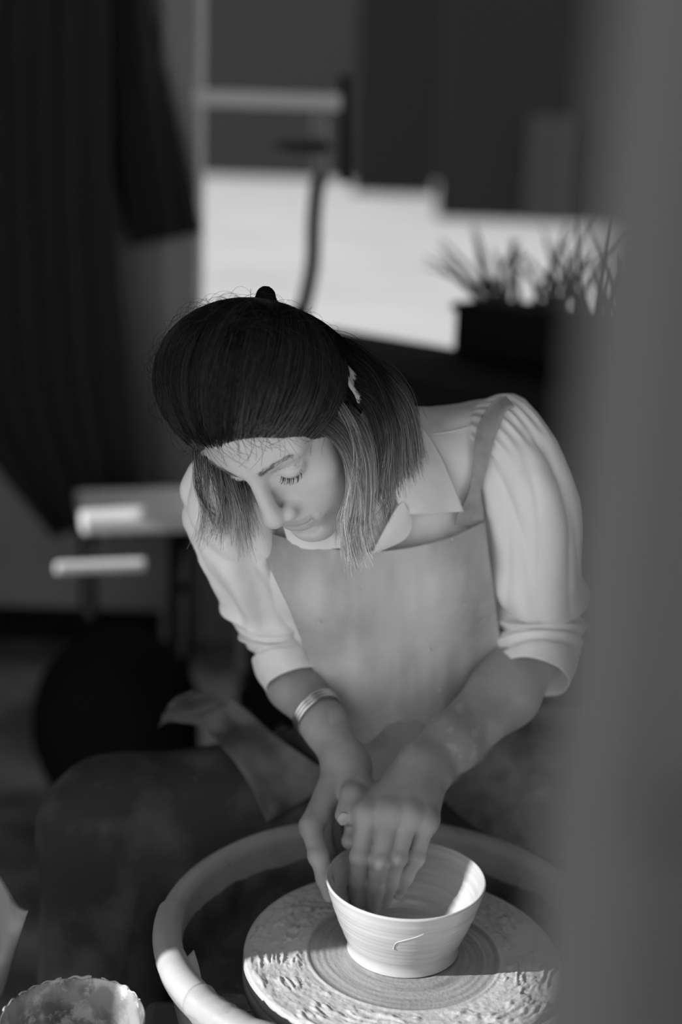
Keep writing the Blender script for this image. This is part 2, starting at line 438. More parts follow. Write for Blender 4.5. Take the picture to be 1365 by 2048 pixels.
# dark coat and dark curtain on the left
def cloth(name, quad, y, m, label, cat, folds, amp=.03, thick=.02, n=60):
    s, t = np.meshgrid(np.linspace(0, 1, n), np.linspace(0, 1, n))
    L = catmull([at_y(*q, y) for q in quad[0]], n); R = catmull([at_y(*q, y) for q in quad[1]], n)
    V = L[:, None] * (1 - s[..., None]) + R[:, None] * s[..., None]
    V[..., 1] += amp * np.sin(s * folds * 6.28 + 2 * t) * (.4 + .6 * t) + .015 * fbm(np.stack([s * 5, t * 4, 0 * s], -1))
    o = sheet(name, V, m, None, thick); return tag(o, label, cat)
cloth('hanging_coat', ([(178, -60), (200, 150), (228, 360), (258, 492)], [(296, -60), (318, 130), (352, 300), (390, 468)]), YW - .14, M['black'],
      'dark coat with a slanted hem hanging on the back wall', 'coat', 2.2)
cloth('dark_curtain', ([(-150, -990), (-130, -300), (-110, 300), (-80, 800), (90, 1068)], [(196, -990), (200, -300), (212, 400), (246, 760), (276, 1068)]), 3.40, M['black'],
      'black curtain hanging down at the far left behind the woman', 'curtain', 3.3)
# pale stool catching the sun
sb = at_y(268, 1060, 3.0); stl = empty('low_stool', (sb[0], sb[1], 0)); tag(stl, 'low stool with sunlit pale seat edge and cross rail at the left', 'stool')
e0, e1 = at_y(165, 1066, 2.98), at_y(385, 1036, 3.04)
zt = (e0[2] + e1[2]) / 2; so = np.array([sb[0], sb[1], 0])
dx = nrm((e1 - e0) * [1, 1, 0]); dy = np.array([-dx[1], dx[0], 0]); Rs_ = np.stack([dx, dy, [0, 0, 1]], 1)
MB().box((0, 0, zt - .02), (.28, .26, zt + .02), Rs_, e0 * [1, 1, 0] - so).build('seat', M['white_paint'], stl, bevel=.008)
f0 = at_y(112, 1140, 2.86)
MB().box((0, 0, f0[2] - .012), (.19, .025, f0[2] + .012), Rs_, f0 * [1, 1, 0] - so).build('front_rail', M['white_paint'], stl, bevel=.006)
for u in (.02, .23):
    for v in (.02, .22):
        p = e0 * [1, 1, 0] - so + Rs_ @ np.array([u, v, 0])
        MB().tube([p, p + [0, 0, zt - .02]], .014, 10).build('leg', M['charcoal'], stl, smooth=True)
p = f0 * [1, 1, 0] - so + Rs_ @ np.array([.17, .01, 0])
MB().tube([p + [0, 0, f0[2]], e0 * [1, 1, 0] - so + Rs_ @ np.array([.02, .02, 0]) + [0, 0, f0[2]]], .010, 10).build('side_rail', M['charcoal'], stl, smooth=True)
# dark sack on the floor behind, below the curtain
bx = at_y(235, 1200, 2.75)
sk = MB(); n1, n2 = 40, 30
th, ph = np.meshgrid(np.linspace(0, 2 * math.pi, n1, endpoint=False), np.linspace(0, math.pi, n2), indexing='ij')
V = np.stack([np.cos(th) * np.sin(ph) * .17, np.sin(th) * np.sin(ph) * .17, np.cos(ph) * .2], -1)
V *= (1 + .25 * fbm(V * 14))[..., None]; V[..., 2] = np.maximum(V[..., 2] + .17, 0)
V2 = V.transpose(1, 0, 2)
o = np_mesh('clay_sack', V2.reshape(-1, 3), gridF(n2, n1, True)[:, ::-1], M['charcoal']); o.location = (bx[0], 2.75, 0)
tag(o, 'dark lumpy sack on the floor below the black curtain', 'sack')

# ------------------------------------------------------------------ potter's wheel
RIMC = at(812, 1757, 1.38); BZ = RIMC[2] - .074          # top of the bat
BC = np.array([*at_z(807, 1906, BZ)[:2], BZ])
HEAD_TILT = Matrix.Rotation(math.radians(1.0), 4, 'Y')
wheel = empty('pottery_wheel', (BC[0], BC[1], 0)); tag(wheel, 'pottery wheel with round splash pan and slip-covered wheel head', 'pottery wheel')
wo = np.array([BC[0], BC[1], 0.0])
# wheel head / bat : polar grid with slurry relief
nr, na = 150, 520
rr = np.linspace(0.0, .1545, nr); aa = np.arange(na) * 2 * math.pi / na
Rg, Ag = np.meshgrid(rr, aa, indexing='ij')
X, Y = Rg * np.cos(Ag), Rg * np.sin(Ag)
sp = Ag - 9 * Rg
P3 = np.stack([X * 60, Y * 60, 0 * X], -1)
rough = np.clip((Rg - .094) / .012, 0, 1) * np.clip((.1545 - Rg) / .004, 0, 1)
rid = np.abs(fbm(np.stack([Rg * 150 + 1.2 * fbm(P3 * .6), np.cos(sp) * 5, np.sin(sp) * 5], -1), 3))
Zb = rough * (.0024 * np.clip(.13 - rid, 0, 1) / .13 * np.clip(fbm(P3 * .8) * 6 + .8, .15, 1) + .0026 * np.abs(fbm(P3 * 1.6)) + .0012 * fbm(P3 * 4) + .0006)
smooth_band = (1 - np.clip((Rg - .094) / .006, 0, 1))
Zb += smooth_band * (-.0008 + .0002 * np.sin(Rg * 900 + .5 * np.sin(Ag * 2)) * np.exp(-((Rg - .083) / .012) ** 2) + .0005 * fbm(np.stack([Rg * 700, np.cos(Ag) * 2, np.sin(Ag) * 2], -1), 2))
Zb += .0016 * np.exp(-((Rg - .0945) / .0022) ** 2)
Vt = np.stack([X, Y, Zb], -1)
edge = np.array([(.1552, -.0012), (.1558, -.004), (.1560, -.010), (.1562, -.0135), (.1545, -.0150), (.1545, -.0165), (.1562, -.018), (.1556, -.030), (.150, -.034), (.10, -.034), (.02, -.034)])
Vs = np.stack([edge[:, 0][:, None] * np.cos(aa), edge[:, 0][:, None] * np.sin(aa), np.broadcast_to(edge[:, 1][:, None], (len(edge), na))], -1)
Vs[:4, :, 2] += .0008 * fbm(np.stack([np.cos(aa) * 9, np.sin(aa) * 9, 0 * aa], -1))
Vb = np.concatenate([Vt, Vs]); 
rb_ = np.hypot(Vb[..., 0], Vb[..., 1]); ab_ = np.arctan2(Vb[..., 1], Vb[..., 0])
wet = np.clip((.0955 + .004 * fbm(np.stack([np.cos(ab_) * 3, np.sin(ab_) * 3, 0 * ab_], -1), 2) - rb_) / .003, 0, 1)
tb_ = .52 + .06 * fbm(np.stack([Vb[..., 0] * 40, Vb[..., 1] * 40, 0 * rb_], -1), 3) - wet * (.20 + .25 * fbm(np.stack([rb_ * 260, np.cos(ab_) * 1.5, np.sin(ab_) * 1.5], -1), 3))
tb_[nr:] = .5
ob = np_mesh('wheel_head', Vb.reshape(-1, 3), gridF(len(Vb), na, True), M['bat_slip'], wheel, tint=tb_); ob.location = (0, 0, BZ)
ob['label'] = 'round bat coated in rough pale clay slip'
ob.rotation_euler = (0, math.radians(1.0), 0)
MB().tube([(0, 0, BZ - .12), (0, 0, BZ - .034)], .03, 24).build('shaft', M['steel'], wheel, smooth=True)
# splash pan
zr = BZ + .022; Rp_ = .226
PC = at_z(772, 1838, zr) - wo; PC[2] = 0
def arc(c, r, a0, a1, n): 
    t = np.linspace(a0, a1, n); return [(c[0] + r * math.cos(x), c[1] + r * math.sin(x)) for x in t]
prof = [(.03, zr - .098), (.10, zr - .098), (.180, zr - .096), (.195, zr - .088), (.2015, zr - .07), (.2035, zr - .016)]
prof += arc((Rp_ - .0115, zr - .012), .0115, math.pi, -.15, 12) + [(Rp_ + .0005, zr - .024), (.2205, zr - .026), (.213, zr - .03), (.2095, zr - .07), (.2035, zr - .098), (.19, zr - .106), (.03, zr - .106)]
pan = MB().lathe(prof, 220, c=PC).build('splash_pan', M['pan'], wheel, smooth=True)
pan['label'] = 'white plastic splash pan with a rounded rim'
# dark slurry lining: floor and lower wall, with a ragged upper edge
k_ = 26; au = np.arange(360) * 2 * math.pi / 360
lev = zr - .036 + .010 * fbm(np.stack([np.cos(au) * 7, np.sin(au) * 7, 0 * au], -1), 4) * 2 - .018 * (np.cos(au - 3.0) > .2) * 0
pr = np.array([(.03, -.0975), (.10, -.0972), (.181, -.0950), (.1935, -.0870), (.2003, -.07)])
Vl = []
for q in pr: Vl.append(np.stack([q[0] * np.cos(au), q[0] * np.sin(au), np.full_like(au, zr + q[1])], -1))
for f in np.linspace(.15, 1, 8):
    z = zr - .07 + (lev - (zr - .07)) * f; r = .2003 + .0022 * (z - (zr - .07)) / .054 + (0 if f < 1 else .0012)
    Vl.append(np.stack([r * np.cos(au), r * np.sin(au), z], -1))
Vl = np.array(Vl); Vl[:5, :, 2] += .003 + .006 * fbm(Vl[:5] * 40, 3)
Vl += PC
sl = np_mesh('slurry', Vl.reshape(-1, 3), gridF(len(Vl), 360, True), M['pan_wet'], wheel); sl['label'] = 'dark wet clay slurry lining the pan'
# overlapping rim pieces at the left: joint, sunlit sleeve, slip-covered end
def ang_of(px, py):
    p = at_z(px, py, zr) - wo - PC; return math.atan2(p[1], p[0])
def rim_piece(name, a0, a1, r, m, lab, ragged=0):
    a = np.linspace(a0, a1, 46); ps = np.stack([(Rp_ - .0115) * np.cos(a), (Rp_ - .0115) * np.sin(a), np.full_like(a, zr - .0115)], -1) + PC
    rad = r + ragged * fbm(np.stack([a * 30, 0 * a, 0 * a], -1), 3); rad[0] *= .93; rad[-1] *= .93
    o = MB().tube(ps, rad, 28).build(name, m, wheel, smooth=True); o['label'] = lab; return o
aL0, aL1, aL2, aL3 = ang_of(322, 1800), ang_of(310, 1902), ang_of(345, 1995), ang_of(425, 2046)
if aL1 < 0: aL1 += 2 * math.pi
if aL2 < 0: aL2 += 2 * math.pi
if aL3 < 0: aL3 += 2 * math.pi
rim_piece('rim_overlap', aL0, aL1, .0142, M['pan'], 'thicker lapped section of the pan rim')
rim_piece('rim_sleeve', aL1 - .005, aL2, .0150, M['sleeve'], 'smooth white tube section of the rim')
rim_piece('rim_end', aL2, aL3 + .5, .0155, M['pan'], 'rim section smeared with clay', .004)
# flap of plastic hanging from the joint
j = np.array([(Rp_ - .027) * math.cos(aL1), (Rp_ - .027) * math.sin(aL1), zr - .006]) + PC
tg = np.array([-math.sin(aL1), math.cos(aL1), 0]); inn = np.array([-math.cos(aL1), -math.sin(aL1), 0])
s, t = np.meshgrid(np.linspace(0, 1, 8), np.linspace(0, 1, 14))
V = j + tg * (.010 - .012 * s[..., None] * (1 - t[..., None])) + inn * (.010 * s[..., None] - .003) + np.array([0, 0, -.045]) * t[..., None] + tg * (.02 * t[..., None])
V[..., :] += inn * (.004 * np.sin(t * 3))[..., None]
sheet('drip_flap', V, M['sleeve'], wheel, .0015)
# body of the wheel
dk = at_z(292, 1992, BZ - .125) - wo; dr = at_z(1180, 1986, BZ - .125) - wo; df = at_z(500, 2046, BZ - .125) - wo
MB().box((dk[0], dk[1] - .36, .12), (dr[0] + .0, dk[1] + .0, BZ - .125)).build('body', M['grey_body'], wheel, bevel=.012)
MB().box((PC[0] - .11, PC[1] - .13, .3), (PC[0] + .11, PC[1] + .13, BZ - .086)).build('motor_housing', M['grey_body'], wheel, bevel=.01)
for x in (dk[0] + .03, dr[0] - .07):
    for y in (dk[1] - .34, dk[1] - .07):
        MB().box((x, y, 0), (x + .04, y + .04, .13)).build('foot', M['steel'], wheel, bevel=.004)
# bowl
RB = .0778; hB = .0735
zz = np.linspace(0, hB, 60); u = zz / hB
ro = .0485 + (RB - .0485) * (u ** .8) + .0065 * np.exp(-u * 16) + .0011 * np.sin(u * 3.1) 
ro += .00012 * np.sin(zz * 1300) * np.sin(u * 3.14) + .00014 * np.sin(zz * 430)
ri = ro - (.0062 - .0030 * u)
prof = [(r, z) for r, z in zip(ro, zz)]
prof += [(ro[-1] - .0004, hB + .0014), (ro[-1] - .0016, hB + .002), (ro[-1] - .0028, hB + .0012)]
inz = np.linspace(hB, .012, 56)
for z in inz:
    k = np.interp(z, zz, ri); prof.append((k + .00022 * math.sin(z * 700), z))
kb = prof[-1][0]
prof += [(kb * f, .012 - .0045 * math.sin((1 - f) * 1.57) + .0004 * math.sin(f * 40)) for f in np.linspace(.97, 0.001, 26)]
bowl = MB().lathe(prof, 240).build('clay_bowl', M['clay'], None, smooth=True)
bowl.location = (RIMC[0], RIMC[1], BZ + .0003)
me = bowl.data; co = np.empty(len(me.vertices) * 3, np.float32); me.vertices.foreach_get('co', co); co = co.reshape(-1, 3)
an = np.arctan2(co[:, 1], co[:, 0]); g = co[:, 2] / hB
sc_ = 1 + .004 * np.sin(an * 2 + .7) * g + .002 * np.sin(an * 3) * g
co[:, :2] *= sc_[:, None]
me.vertices.foreach_set('co', co.ravel()); me.update()
tag(bowl, 'wet pale clay bowl being thrown on the wheel head', 'bowl')
# a trickle of slip down the outside
def bowl_r(z): return float(np.interp(z, zz, ro))
tr = [(-78, .058), (-84, .054), (-92, .050), (-98, .046), (-100, .040), (-100, .037)]
tp = []
for a_, z in tr:
    r = bowl_r(z) + .0002; tp.append((r * math.cos(math.radians(a_)), r * math.sin(math.radians(a_)), z))
MB().tube(catmull(tp, 24), [.0004] * 20 + [.0006, .0010, .0012, .0008], 8).build('slip_trickle', M['clay'], bowl, smooth=True)
# clear plastic bucket in the lower left corner, on a ledge of the table
lz = BZ - .004
bc = at_z(152, 2038, lz); rbk = .0640
tbl_z = lz - .13
bc = bc - np.array([.003, 0, 0]); bk = empty('plastic_tub', (bc[0], bc[1], tbl_z)); tag(bk, 'round cloudy plastic tub smeared with clay in the lower left corner', 'tub')
hh = lz - tbl_z
pro = [(.0, 0), (rbk * .84, 0), (rbk * .87, .004), (rbk * .97, hh - .012), (rbk * 1.01, hh - .009), (rbk * 1.01, hh - .001), (rbk * 1.0, hh + .0008), (rbk * .985, hh), (rbk * .955, hh - .012), (rbk * .84, .006), (0, .004)]
MB().lathe(pro, 120).build('tub_wall', M['bucket'], bk, smooth=True)
MB().lathe([(rbk * .9, hh - .075), (rbk * .5, hh - .0745), (.0005, hh - .0745)], 60).build('water', M['water'], bk, smooth=True)
for q, (ad, ln, rr_) in enumerate(((95, .35, .0022), (62, .5, .0018), (130, .7, .0014), (165, .3, .0018), (40, .4, .0012))):
    a = np.radians(ad) + np.linspace(-ln / 2, ln / 2, 14)
    ps = np.stack([rbk * 1.0 * np.cos(a), rbk * 1.0 * np.sin(a), hh + .0008 + .001 * np.sin(a * 30)], -1)
    MB().tube(ps, rr_ * .55 * (1 + .3 * np.sin(np.linspace(0, 5, 14) + q)), 8).build('clay_crust', M['slip'], bk, smooth=True)
# small table that carries the tub and the grey tray
tb = empty('side_table', (bc[0], bc[1], 0)); tag(tb, 'low dark side table under the clay-smeared plastic tub', 'table')
MB().box((-.2, -.16, tbl_z - .025), (dk[0] + wo[0] - bc[0] - .004, .07, tbl_z - .0005)).build('table_top', M['charcoal'], tb, bevel=.004)
for x in (-.19, .015):
    for y in (-.15, .03):
        MB().box((x, y, 0), (x + .03, y + .03, tbl_z - .025)).build('leg', M['charcoal'], tb)
# grey curved tray leaning into the left edge
zq = tbl_z + .16
top = catmull([at_z(*q, zq) for q in ((-60, 1700), (-25, 1748), (5, 1782), (32, 1802), (61, 1812))], 30)
bot = catmull([at_z(*q, tbl_z + .002) for q in ((-95, 1985), (-70, 1990), (-40, 1995), (-18, 1998), (2, 2000))], 30)
s, t = np.meshgrid(np.linspace(0, 1, 30), np.linspace(0, 1, 24))
V = top[None] * (1 - t[..., None]) + bot[None] * t[..., None]; V[..., 1] += .012 * np.sin(s * 5 + t * 2)
o = sheet('plastic_tray', V, M['tub'], None, .003); tag(o, 'worn grey plastic tray standing at the left edge beside the tub', 'tray')
# ------------------------------------------------------------------ the woman
woman = empty('person', (0.05, 1.60, 0)); WO = np.array([0.05, 1.60, 0])
tag(woman, 'woman in white shirt and linen apron bending over the wheel, shaping the bowl', 'person')
def kid(o): o.location = tuple(-WO); return o
HS = .98
HR = np.array([[-.8359, -.2373, -.4949], [.5087, -.6735, -.5363], [-.2060, -.7001, .6837]])   # right, front, up
_q, _rr = np.linalg.qr(HR); HR = _q * np.sign(np.diag(_rr))
HT = CAM + np.array([-.0584, 1.348, -.2613])
def H2W(p): return np.asarray(p, float) @ HR.T * HS + HT
def W2H(P): return (P - HT) @ HR / HS
def px_of(P):
    d = np.asarray(P) - CAM; Z = d @ FWD; return np.stack([682.5 + FPX * (d @ RT) / Z, 1024 - FPX * (d @ UP) / Z, Z], -1)

def head_sdf(Pw):
    Q = W2H(Pw); P = Q.copy(); P[:, 0] = np.abs(Q[:, 0])
    d = ell(P, (0, .001, .035), (.072, .068, .075))
    d = smin(d, ell(P, (0, .018, .022), (.064, .068, .072)), .02)
    d = smin(d, ell(P, (0, .020, -.040), (.052, .062, .056)), .02)
    d = smin(d, rc(P, (.046, -.004, -.055), (.014, .066, -.098), .016, .0125), .03)       # jaw
    d = smin(d, rc(P, (0, .055, -.06), (0, .066, -.094), .026, .018), .02)
    d = smin(d, ell(P, (0, .0735, -.100), (.016, .012, .012)), .014)                        # chin
    d = smin(d, ell(P, (.039, .050, -.030), (.022, .022, .017)), .018)                      # cheekbone
    d = smin(d, ell(P, (.032, .050, -.055), (.022, .022, .026)), .018)                      # cheek
    d = smin(d, rc(P, (.010, .078, .018), (.046, .062, .020), .010, .009), .012)            # brow
    d = smax(d, -ell(P, (.0305, .098, -.002), (.017, .020, .0125)), .014)                   # socket
    # nose
    nz = smin(rc(P, (0, .083, .012), (0, .1005, -.034), .0068, .0088), ell(P, (0, .1020, -.0390), (.0118, .0105, .0102)), .006)
    nz = smin(nz, ell(P, (.0130, .0915, -.0435), (.0080, .0105, .0078)), .005)
    nz = smin(nz, ell(P, (0, .0955, -.0475), (.004, .006, .004)), .004)
    d = smin(d, nz, .009)
    d = smax(d, -ell(P, (.0075, .0955, -.0520), (.0035, .0050, .0042)), .003)
    d = smax(d, -rc(P, (.0205, .089, -.036), (.0215, .087, -.047), .0012, .0012), .005)     # alar crease
    # eye: closed lid over the ball
    d = smin(d, ell(P, (.0305, .0665, -.0015), (.0150, .0135, .0128)), .0035)
    # lid fold above and lash line below
    e = P - np.array([.0305, .0665, -.0015]); rad = np.linalg.norm(e[:, [0, 2]], axis=1)
    fold = np.abs(np.hypot((P[:, 0] - .0305) / 1.25, P[:, 2] + .006) - .0128); fm = np.maximum(fold - .0004, np.maximum(-(P[:, 2] - .001), np.abs(P[:, 1] - .078) - .010))
    d = smax(d, -fm, .0022)
    lz_ = -.0075 + .0042 * ((P[:, 0] - .0305) / .014) ** 2
    lash = np.maximum(np.abs(P[:, 2] - lz_) - .0003, np.maximum(np.abs(P[:, 0] - .0305) - .0135, .070 - P[:, 1]))
    d = smax(d, -lash, .0018)
    # mouth
    d = smin(d, ell(P, (0, .070, -.068), (.028, .020, .020)), .014)
    d = smin(d, ell(P, (.006, .0845, -.0655), (.015, .0075, .0048)), .005)
    d = smin(d, ell(P, (0, .0835, -.0760), (.0165, .0080, .0058)), .005)
    ml = np.maximum(np.abs(P[:, 2] + .0702 + .0012 * np.cos(P[:, 0] / .0042) * np.exp(-P[:, 0] / .008) - .0022 * (P[:, 0] / .024) ** 2) - .0004, np.maximum(P[:, 0] - .0255, .076 - P[:, 1] - P[:, 0] * .1))
    d = smax(d, -ml, .0026)
    d = smin(d, rc(P, (.0255, .079, -.069), (.0265, .077, -.072), .0018, .0018), .006)
    d = smax(d, -rc(P, (0, .099, -.055), (0, .097, -.0605), .0016, .0022), .004)            # philtrum
    d = smax(d, -rc(P, (.024, .0895, -.045), (.034, .0785, -.066), .0010, .0010), .006)       # smile line
    d = smax(d, -rc(P, (0, .0865, -.0865), (.012, .083, -.0865), .003, .003), .008)
    # ear
    E_ = P - np.array([.0745, -.020, .006]); E_ = E_ @ np.array([[.90, .43, 0], [-.43, .90, 0], [0, 0, 1.0]])
    ear = ell(E_, (0, 0, 0), (.0085, .0175, .031)); ear = smax(ear, -ell(E_, (.009, .003, -.002), (.0062, .0105, .0195)), .004)
    ear = smin(ear, rc(E_, (.004, .006, .006), (.003, -.005, .016), .0022, .0022), .003)
    d = smin(d, ear, .005)
    return d * HS

# joints (pixel, pixel, depth)
def J(*q): return at(*q)
SHL, ELL, WRL = J(1040, 890, 1.50), J(1082, 1272, 1.615), J(846, 1532, 1.462)
SHR, ELR, WRR = J(436, 968, 1.43), J(546, 1256, 1.60), J(694, 1526, 1.478)
NK0, NK1 = H2W((0, -.028, -.055)), J(752, 930, 1.49)
PELV = J(800, 1560, 1.80)
def torso_in(P):
    d = rc(P, NK1, J(980, 895, 1.53), .040, .036); d = smin(d, rc(P, NK1, J(520, 960, 1.475), .040, .036), .03)
    d = smin(d, rc(P, J(850, 1010, 1.585), J(870, 1420, 1.675), .078, .074), .05)
    d = smin(d, rc(P, J(640, 1050, 1.545), J(745, 1430, 1.655), .078, .074), .05)
    d = smin(d, rc(P, J(745, 1000, 1.55), NK1, .06, .038), .04)
    return smin(d, rc(P, J(810, 1430, 1.68), PELV, .09, .10), .05)
def neck_g(P):
    d = rc(P, NK0, NK1, .051, .050)
    # sterno muscle cords
    d = smin(d, rc(P, H2W((-.05, -.01, -.06)), J(770, 1040, 1.475), .010, .008), .012)
    return smin(d, rc(P, NK1, J(742, 1075, 1.495), .048, .022), .03)
def armL(P):
    m1 = J(1010, 1385, 1.565)
    d = rc(P, J(1010, 930, 1.525), ELL, .036, .034); d = smin(d, rc(P, ELL, m1, .037, .0365), .02)
    d = smin(d, rc(P, m1, J(905, 1487, 1.492), .0365, .0285), .02)
    d = smin(d, rc(P, J(905, 1487, 1.492), WRL, .0285, .0245), .015)
    d = smin(d, rc(P, J(874, 1538, 1.462), J(886, 1556, 1.456), .010, .008), .012)       # wrist bone
    return d
def armR(P):
    m1 = J(590, 1366, 1.555)
    d = rc(P, J(465, 985, 1.46), ELR, .032, .027); d = smin(d, rc(P, ELR, m1, .027, .0275), .02)
    d = smin(d, rc(P, m1, J(650, 1450, 1.508), .0285, .0225), .02)
    return smin(d, rc(P, J(650, 1450, 1.508), WRR, .0225, .0235), .015)
# left hand, inside the bowl
FL = {
 'index': [(733, 1628, 1.398), (721, 1714, 1.389), (717, 1765, 1.398), (717, 1806, 1.407)],
 'middle': [(779, 1624, 1.395), (760, 1722, 1.384), (752, 1775, 1.394), (746, 1816, 1.404)],
 'ring': [(820, 1627, 1.399), (795, 1716, 1.389), (780, 1764, 1.398), (768, 1804, 1.407)],
 'pinky': [(853, 1640, 1.408), (832, 1716, 1.398), (812, 1754, 1.402), (797, 1784, 1.407)]}
RLf = {'index': (.0110, .0095, .0088, .0078), 'middle': (.0112, .0095, .0088, .0078), 'ring': (.0108, .0090, .0083, .0075), 'pinky': (.0102, .0083, .0075, .0068)}
FL = {k: [J(q[0], q[1], q[2] + .010) for q in v] for k, v in FL.items()}
def handL(P):
    d = None
    for i, (k, v) in enumerate(FL.items()):
        base = WRL + (FL['middle'][0] - WRL) * .12 + (v[0] - FL['middle'][0]) * .38
        e = rc(P, base, v[0], .0165, .0122)
        d = e if d is None else smin(d, e, .014)
    d = smin(d, rc(P, WRL, (FL['middle'][0] + FL['ring'][0]) / 2 + FWD * .004, .0215, .012), .012)
    f = None
    for k, v in FL.items():
        r = RLf[k]; e = chain(P, v, r, .004)
        e = smin(e, ell(P, v[1] - FWD * .0012, (r[1] * .93,) * 3), .005)                 # knuckle
        e = smin(e, ell(P, v[0] - FWD * .0015, (.0100,) * 3), .010)
        f = e if f is None else smin(f, e, .0018)
    d = smin(d, f, .007)
    th = [J(800, 1560, 1.462), J(752, 1612, 1.440), J(716, 1650, 1.432), J(700, 1682, 1.420)]
    d = smin(d, chain(P, th, (.017, .0125, .0105, .0088), .008), .008)
    for a, b in ((FL['middle'][0], .33), (FL['ring'][0], .62), (FL['index'][0], .1)):       # tendons
        q0 = WRL + (J(830, 1560, 1.45) - WRL) * .5 - FWD * .017 + RT * .01 * (b - .3); d = smin(d, rc(P, q0, a - FWD * .008, .0012, .0016), .008)
    return d
# right hand, outside of the bowl
FR = {
 'index': [(622, 1652, 1.425), (638, 1712, 1.405), (650, 1757, 1.398), (660, 1789, 1.398)],
 'middle': [(640, 1640, 1.447), (650, 1702, 1.440), (668, 1745, 1.432), (684, 1778, 1.424)],
 'ring': [(662, 1628, 1.468), (668, 1688, 1.466), (684, 1728, 1.458), (700, 1758, 1.448)],
 'pinky': [(688, 1618, 1.485), (690, 1668, 1.488), (702, 1702, 1.482), (715, 1728, 1.474)]}
FR = {k: [J(*q) for q in v] for k, v in FR.items()}
TR = [J(704, 1548, 1.470), J(715, 1574, 1.452), J(704, 1590, 1.430), J(690, 1630, 1.418)]
def handR(P):
    d = None
    for k, v in FR.items():
        e = rc(P, WRR + (v[0] - WRR) * .15, v[0], .0165, .0115); d = e if d is None else smin(d, e, .012)
    f = None
    for k, v in FR.items():
        r = RLf[k]; e = chain(P, v, (.0110, .0093, .0084, .0076), .004)
        e = smin(e, ell(P, v[1] - RT * .002, (.0088,) * 3), .004)
        f = e if f is None else smin(f, e, .0018)
    d = smin(d, f, .006)
    d = smin(d, chain(P, TR, (.017, .0120, .0112, .0100), .006), .009)
    return smin(d, rc(P, WRR, TR[1], .02, .013), .014)
def legs(P, grow=0):
    return None
V, F = sdf_mesh([head_sdf, neck_g, torso_in, armL, armR, handL, handR], (-.24, 1.10, .52), (.34, 1.78, 1.30), .0017, k=.010)
# skin tone: clay on hands and forearms, lips, brow shading
q = W2H(V); tint = np.full(len(V), .60)
tint += .05 * fbm(V * 60, 3) + .03 * fbm(V * 260, 2)
lip = (np.abs(q[:, 0]) < .024) & (q[:, 2] < -.0605) & (q[:, 2] > -.0815 + np.abs(q[:, 0]) * .3) & (q[:, 1] > .075)
tint = np.where(lip, tint * .80, tint)
hd = V[:, 2] < 1.0
dW = np.minimum(np.linalg.norm(V - WRL, axis=1), np.linalg.norm(V - WRR, axis=1))
arm = np.clip((.98 - V[:, 2]) / .05, 0, 1)
cl = np.clip((fbm(V * 26, 4) + .22 - dW * 1.1) * 3, 0, 1) * arm
tint = tint * (1 - arm) + arm * (.36 + .05 * fbm(V * 60, 3))
tint = tint * (1 - .28 * cl)
sp = np.clip((fbm(V * 75 + 9, 4) - .13) * 12, 0, 1) * (dW < .16); tint = tint * (1 - sp * .5) + .40 * sp * .5
body = kid(np_mesh('body', V, F[:, ::-1], M['skin'], woman, tint=tint)); 
body['label'] = 'bare face, forearms and clay-smeared hands'
def nail(c, nd, ud, w, l):
    nd = nrm(nd); ud = nrm(ud - nd * (ud @ nd)); sd_ = np.cross(nd, ud)
    s, t = np.meshgrid(np.linspace(-1, 1, 9), np.linspace(-1, 1, 11))
    k = np.sqrt(np.clip(1 - (np.abs(t) ** 3.2), 0.02, 1))
    V = c + sd_ * (s * k * w)[..., None] + ud * (t * l)[..., None] - nd * (.28 * w * s ** 2 + .1 * l * t ** 2)[..., None]
    o = sheet('fingernail', V, M['nail'], woman, .0005); return kid(o)
for hnd, r in ((FL, RLf),):
    for k in ('pinky',):
        v = hnd[k]; nail(v[3] - FWD * (r[k][3] + .0002) + nrm(v[3] - v[2]) * .001, -FWD, nrm(v[3] - v[2]), .0048, .0055)
nail(TR[3] - FWD * .0092 + UP * -.001 + nrm(TR[3] - TR[2]) * .002, nrm(-FWD - UP * .25), nrm(TR[3] - TR[2]), .0066, .0072)
# bracelet on her right forearm
def ring_obj(name, c, axis, r, tr, m, n=64):
    axis = nrm(axis); a = nrm(np.cross(axis, FWD)); b = np.cross(axis, a); t = np.arange(n + 1) * 2 * math.pi / n
    ps = c + r * (np.cos(t)[:, None] * a + np.sin(t)[:, None] * b)
    return kid(MB().tube(ps, tr, 10, cap=False).build(name, m, woman, smooth=True))
ax = J(650, 1450, 1.508) - J(590, 1368, 1.555)
for k in (-1, 0, 1):
    o = ring_obj('bangle', J(634, 1427, 1.517) + nrm(ax) * .0042 * k, ax + RT * .01, .0268, .0019, M['silver'])
    o['label'] = 'thin silver bangle'

# ---- trousers and shoes
KNR, KNL = J(232, 1665, 1.70), J(1290, 1650, 1.72)
FTR, FTL = np.array([-.265, 1.40, .07]), np.array([.40, 1.40, .07])
def trousers_sdf(P):
    d = smin(rc(P, J(800, 1520, 1.77), PELV, .10, .118), rc(P, J(858, 1430, 1.70), J(752, 1440, 1.69), .088, .088), .03)
    for hip, kn, ft in ((J(740, 1590, 1.78), KNR, FTR), (J(880, 1590, 1.78), KNL, FTL)):
        d = smin(d, rc(P, hip, kn, .094, .086), .05); d = smin(d, rc(P, kn, ft + [0, 0, .05], .086, .075), .03)
    return d + .006 * fbm(P * 11, 2) + .0035 * fbm(P * 30 * np.array([1, .5, 1]), 2)
V, F = sdf_mesh([trousers_sdf], (-.38, 1.12, .06), (.50, 2.0, .90), .008, k=.01)
cutz = .075; V[:, 2] = np.maximum(V[:, 2], cutz)
kid(np_mesh('trousers', V, F[:, ::-1], M['trousers'], woman))
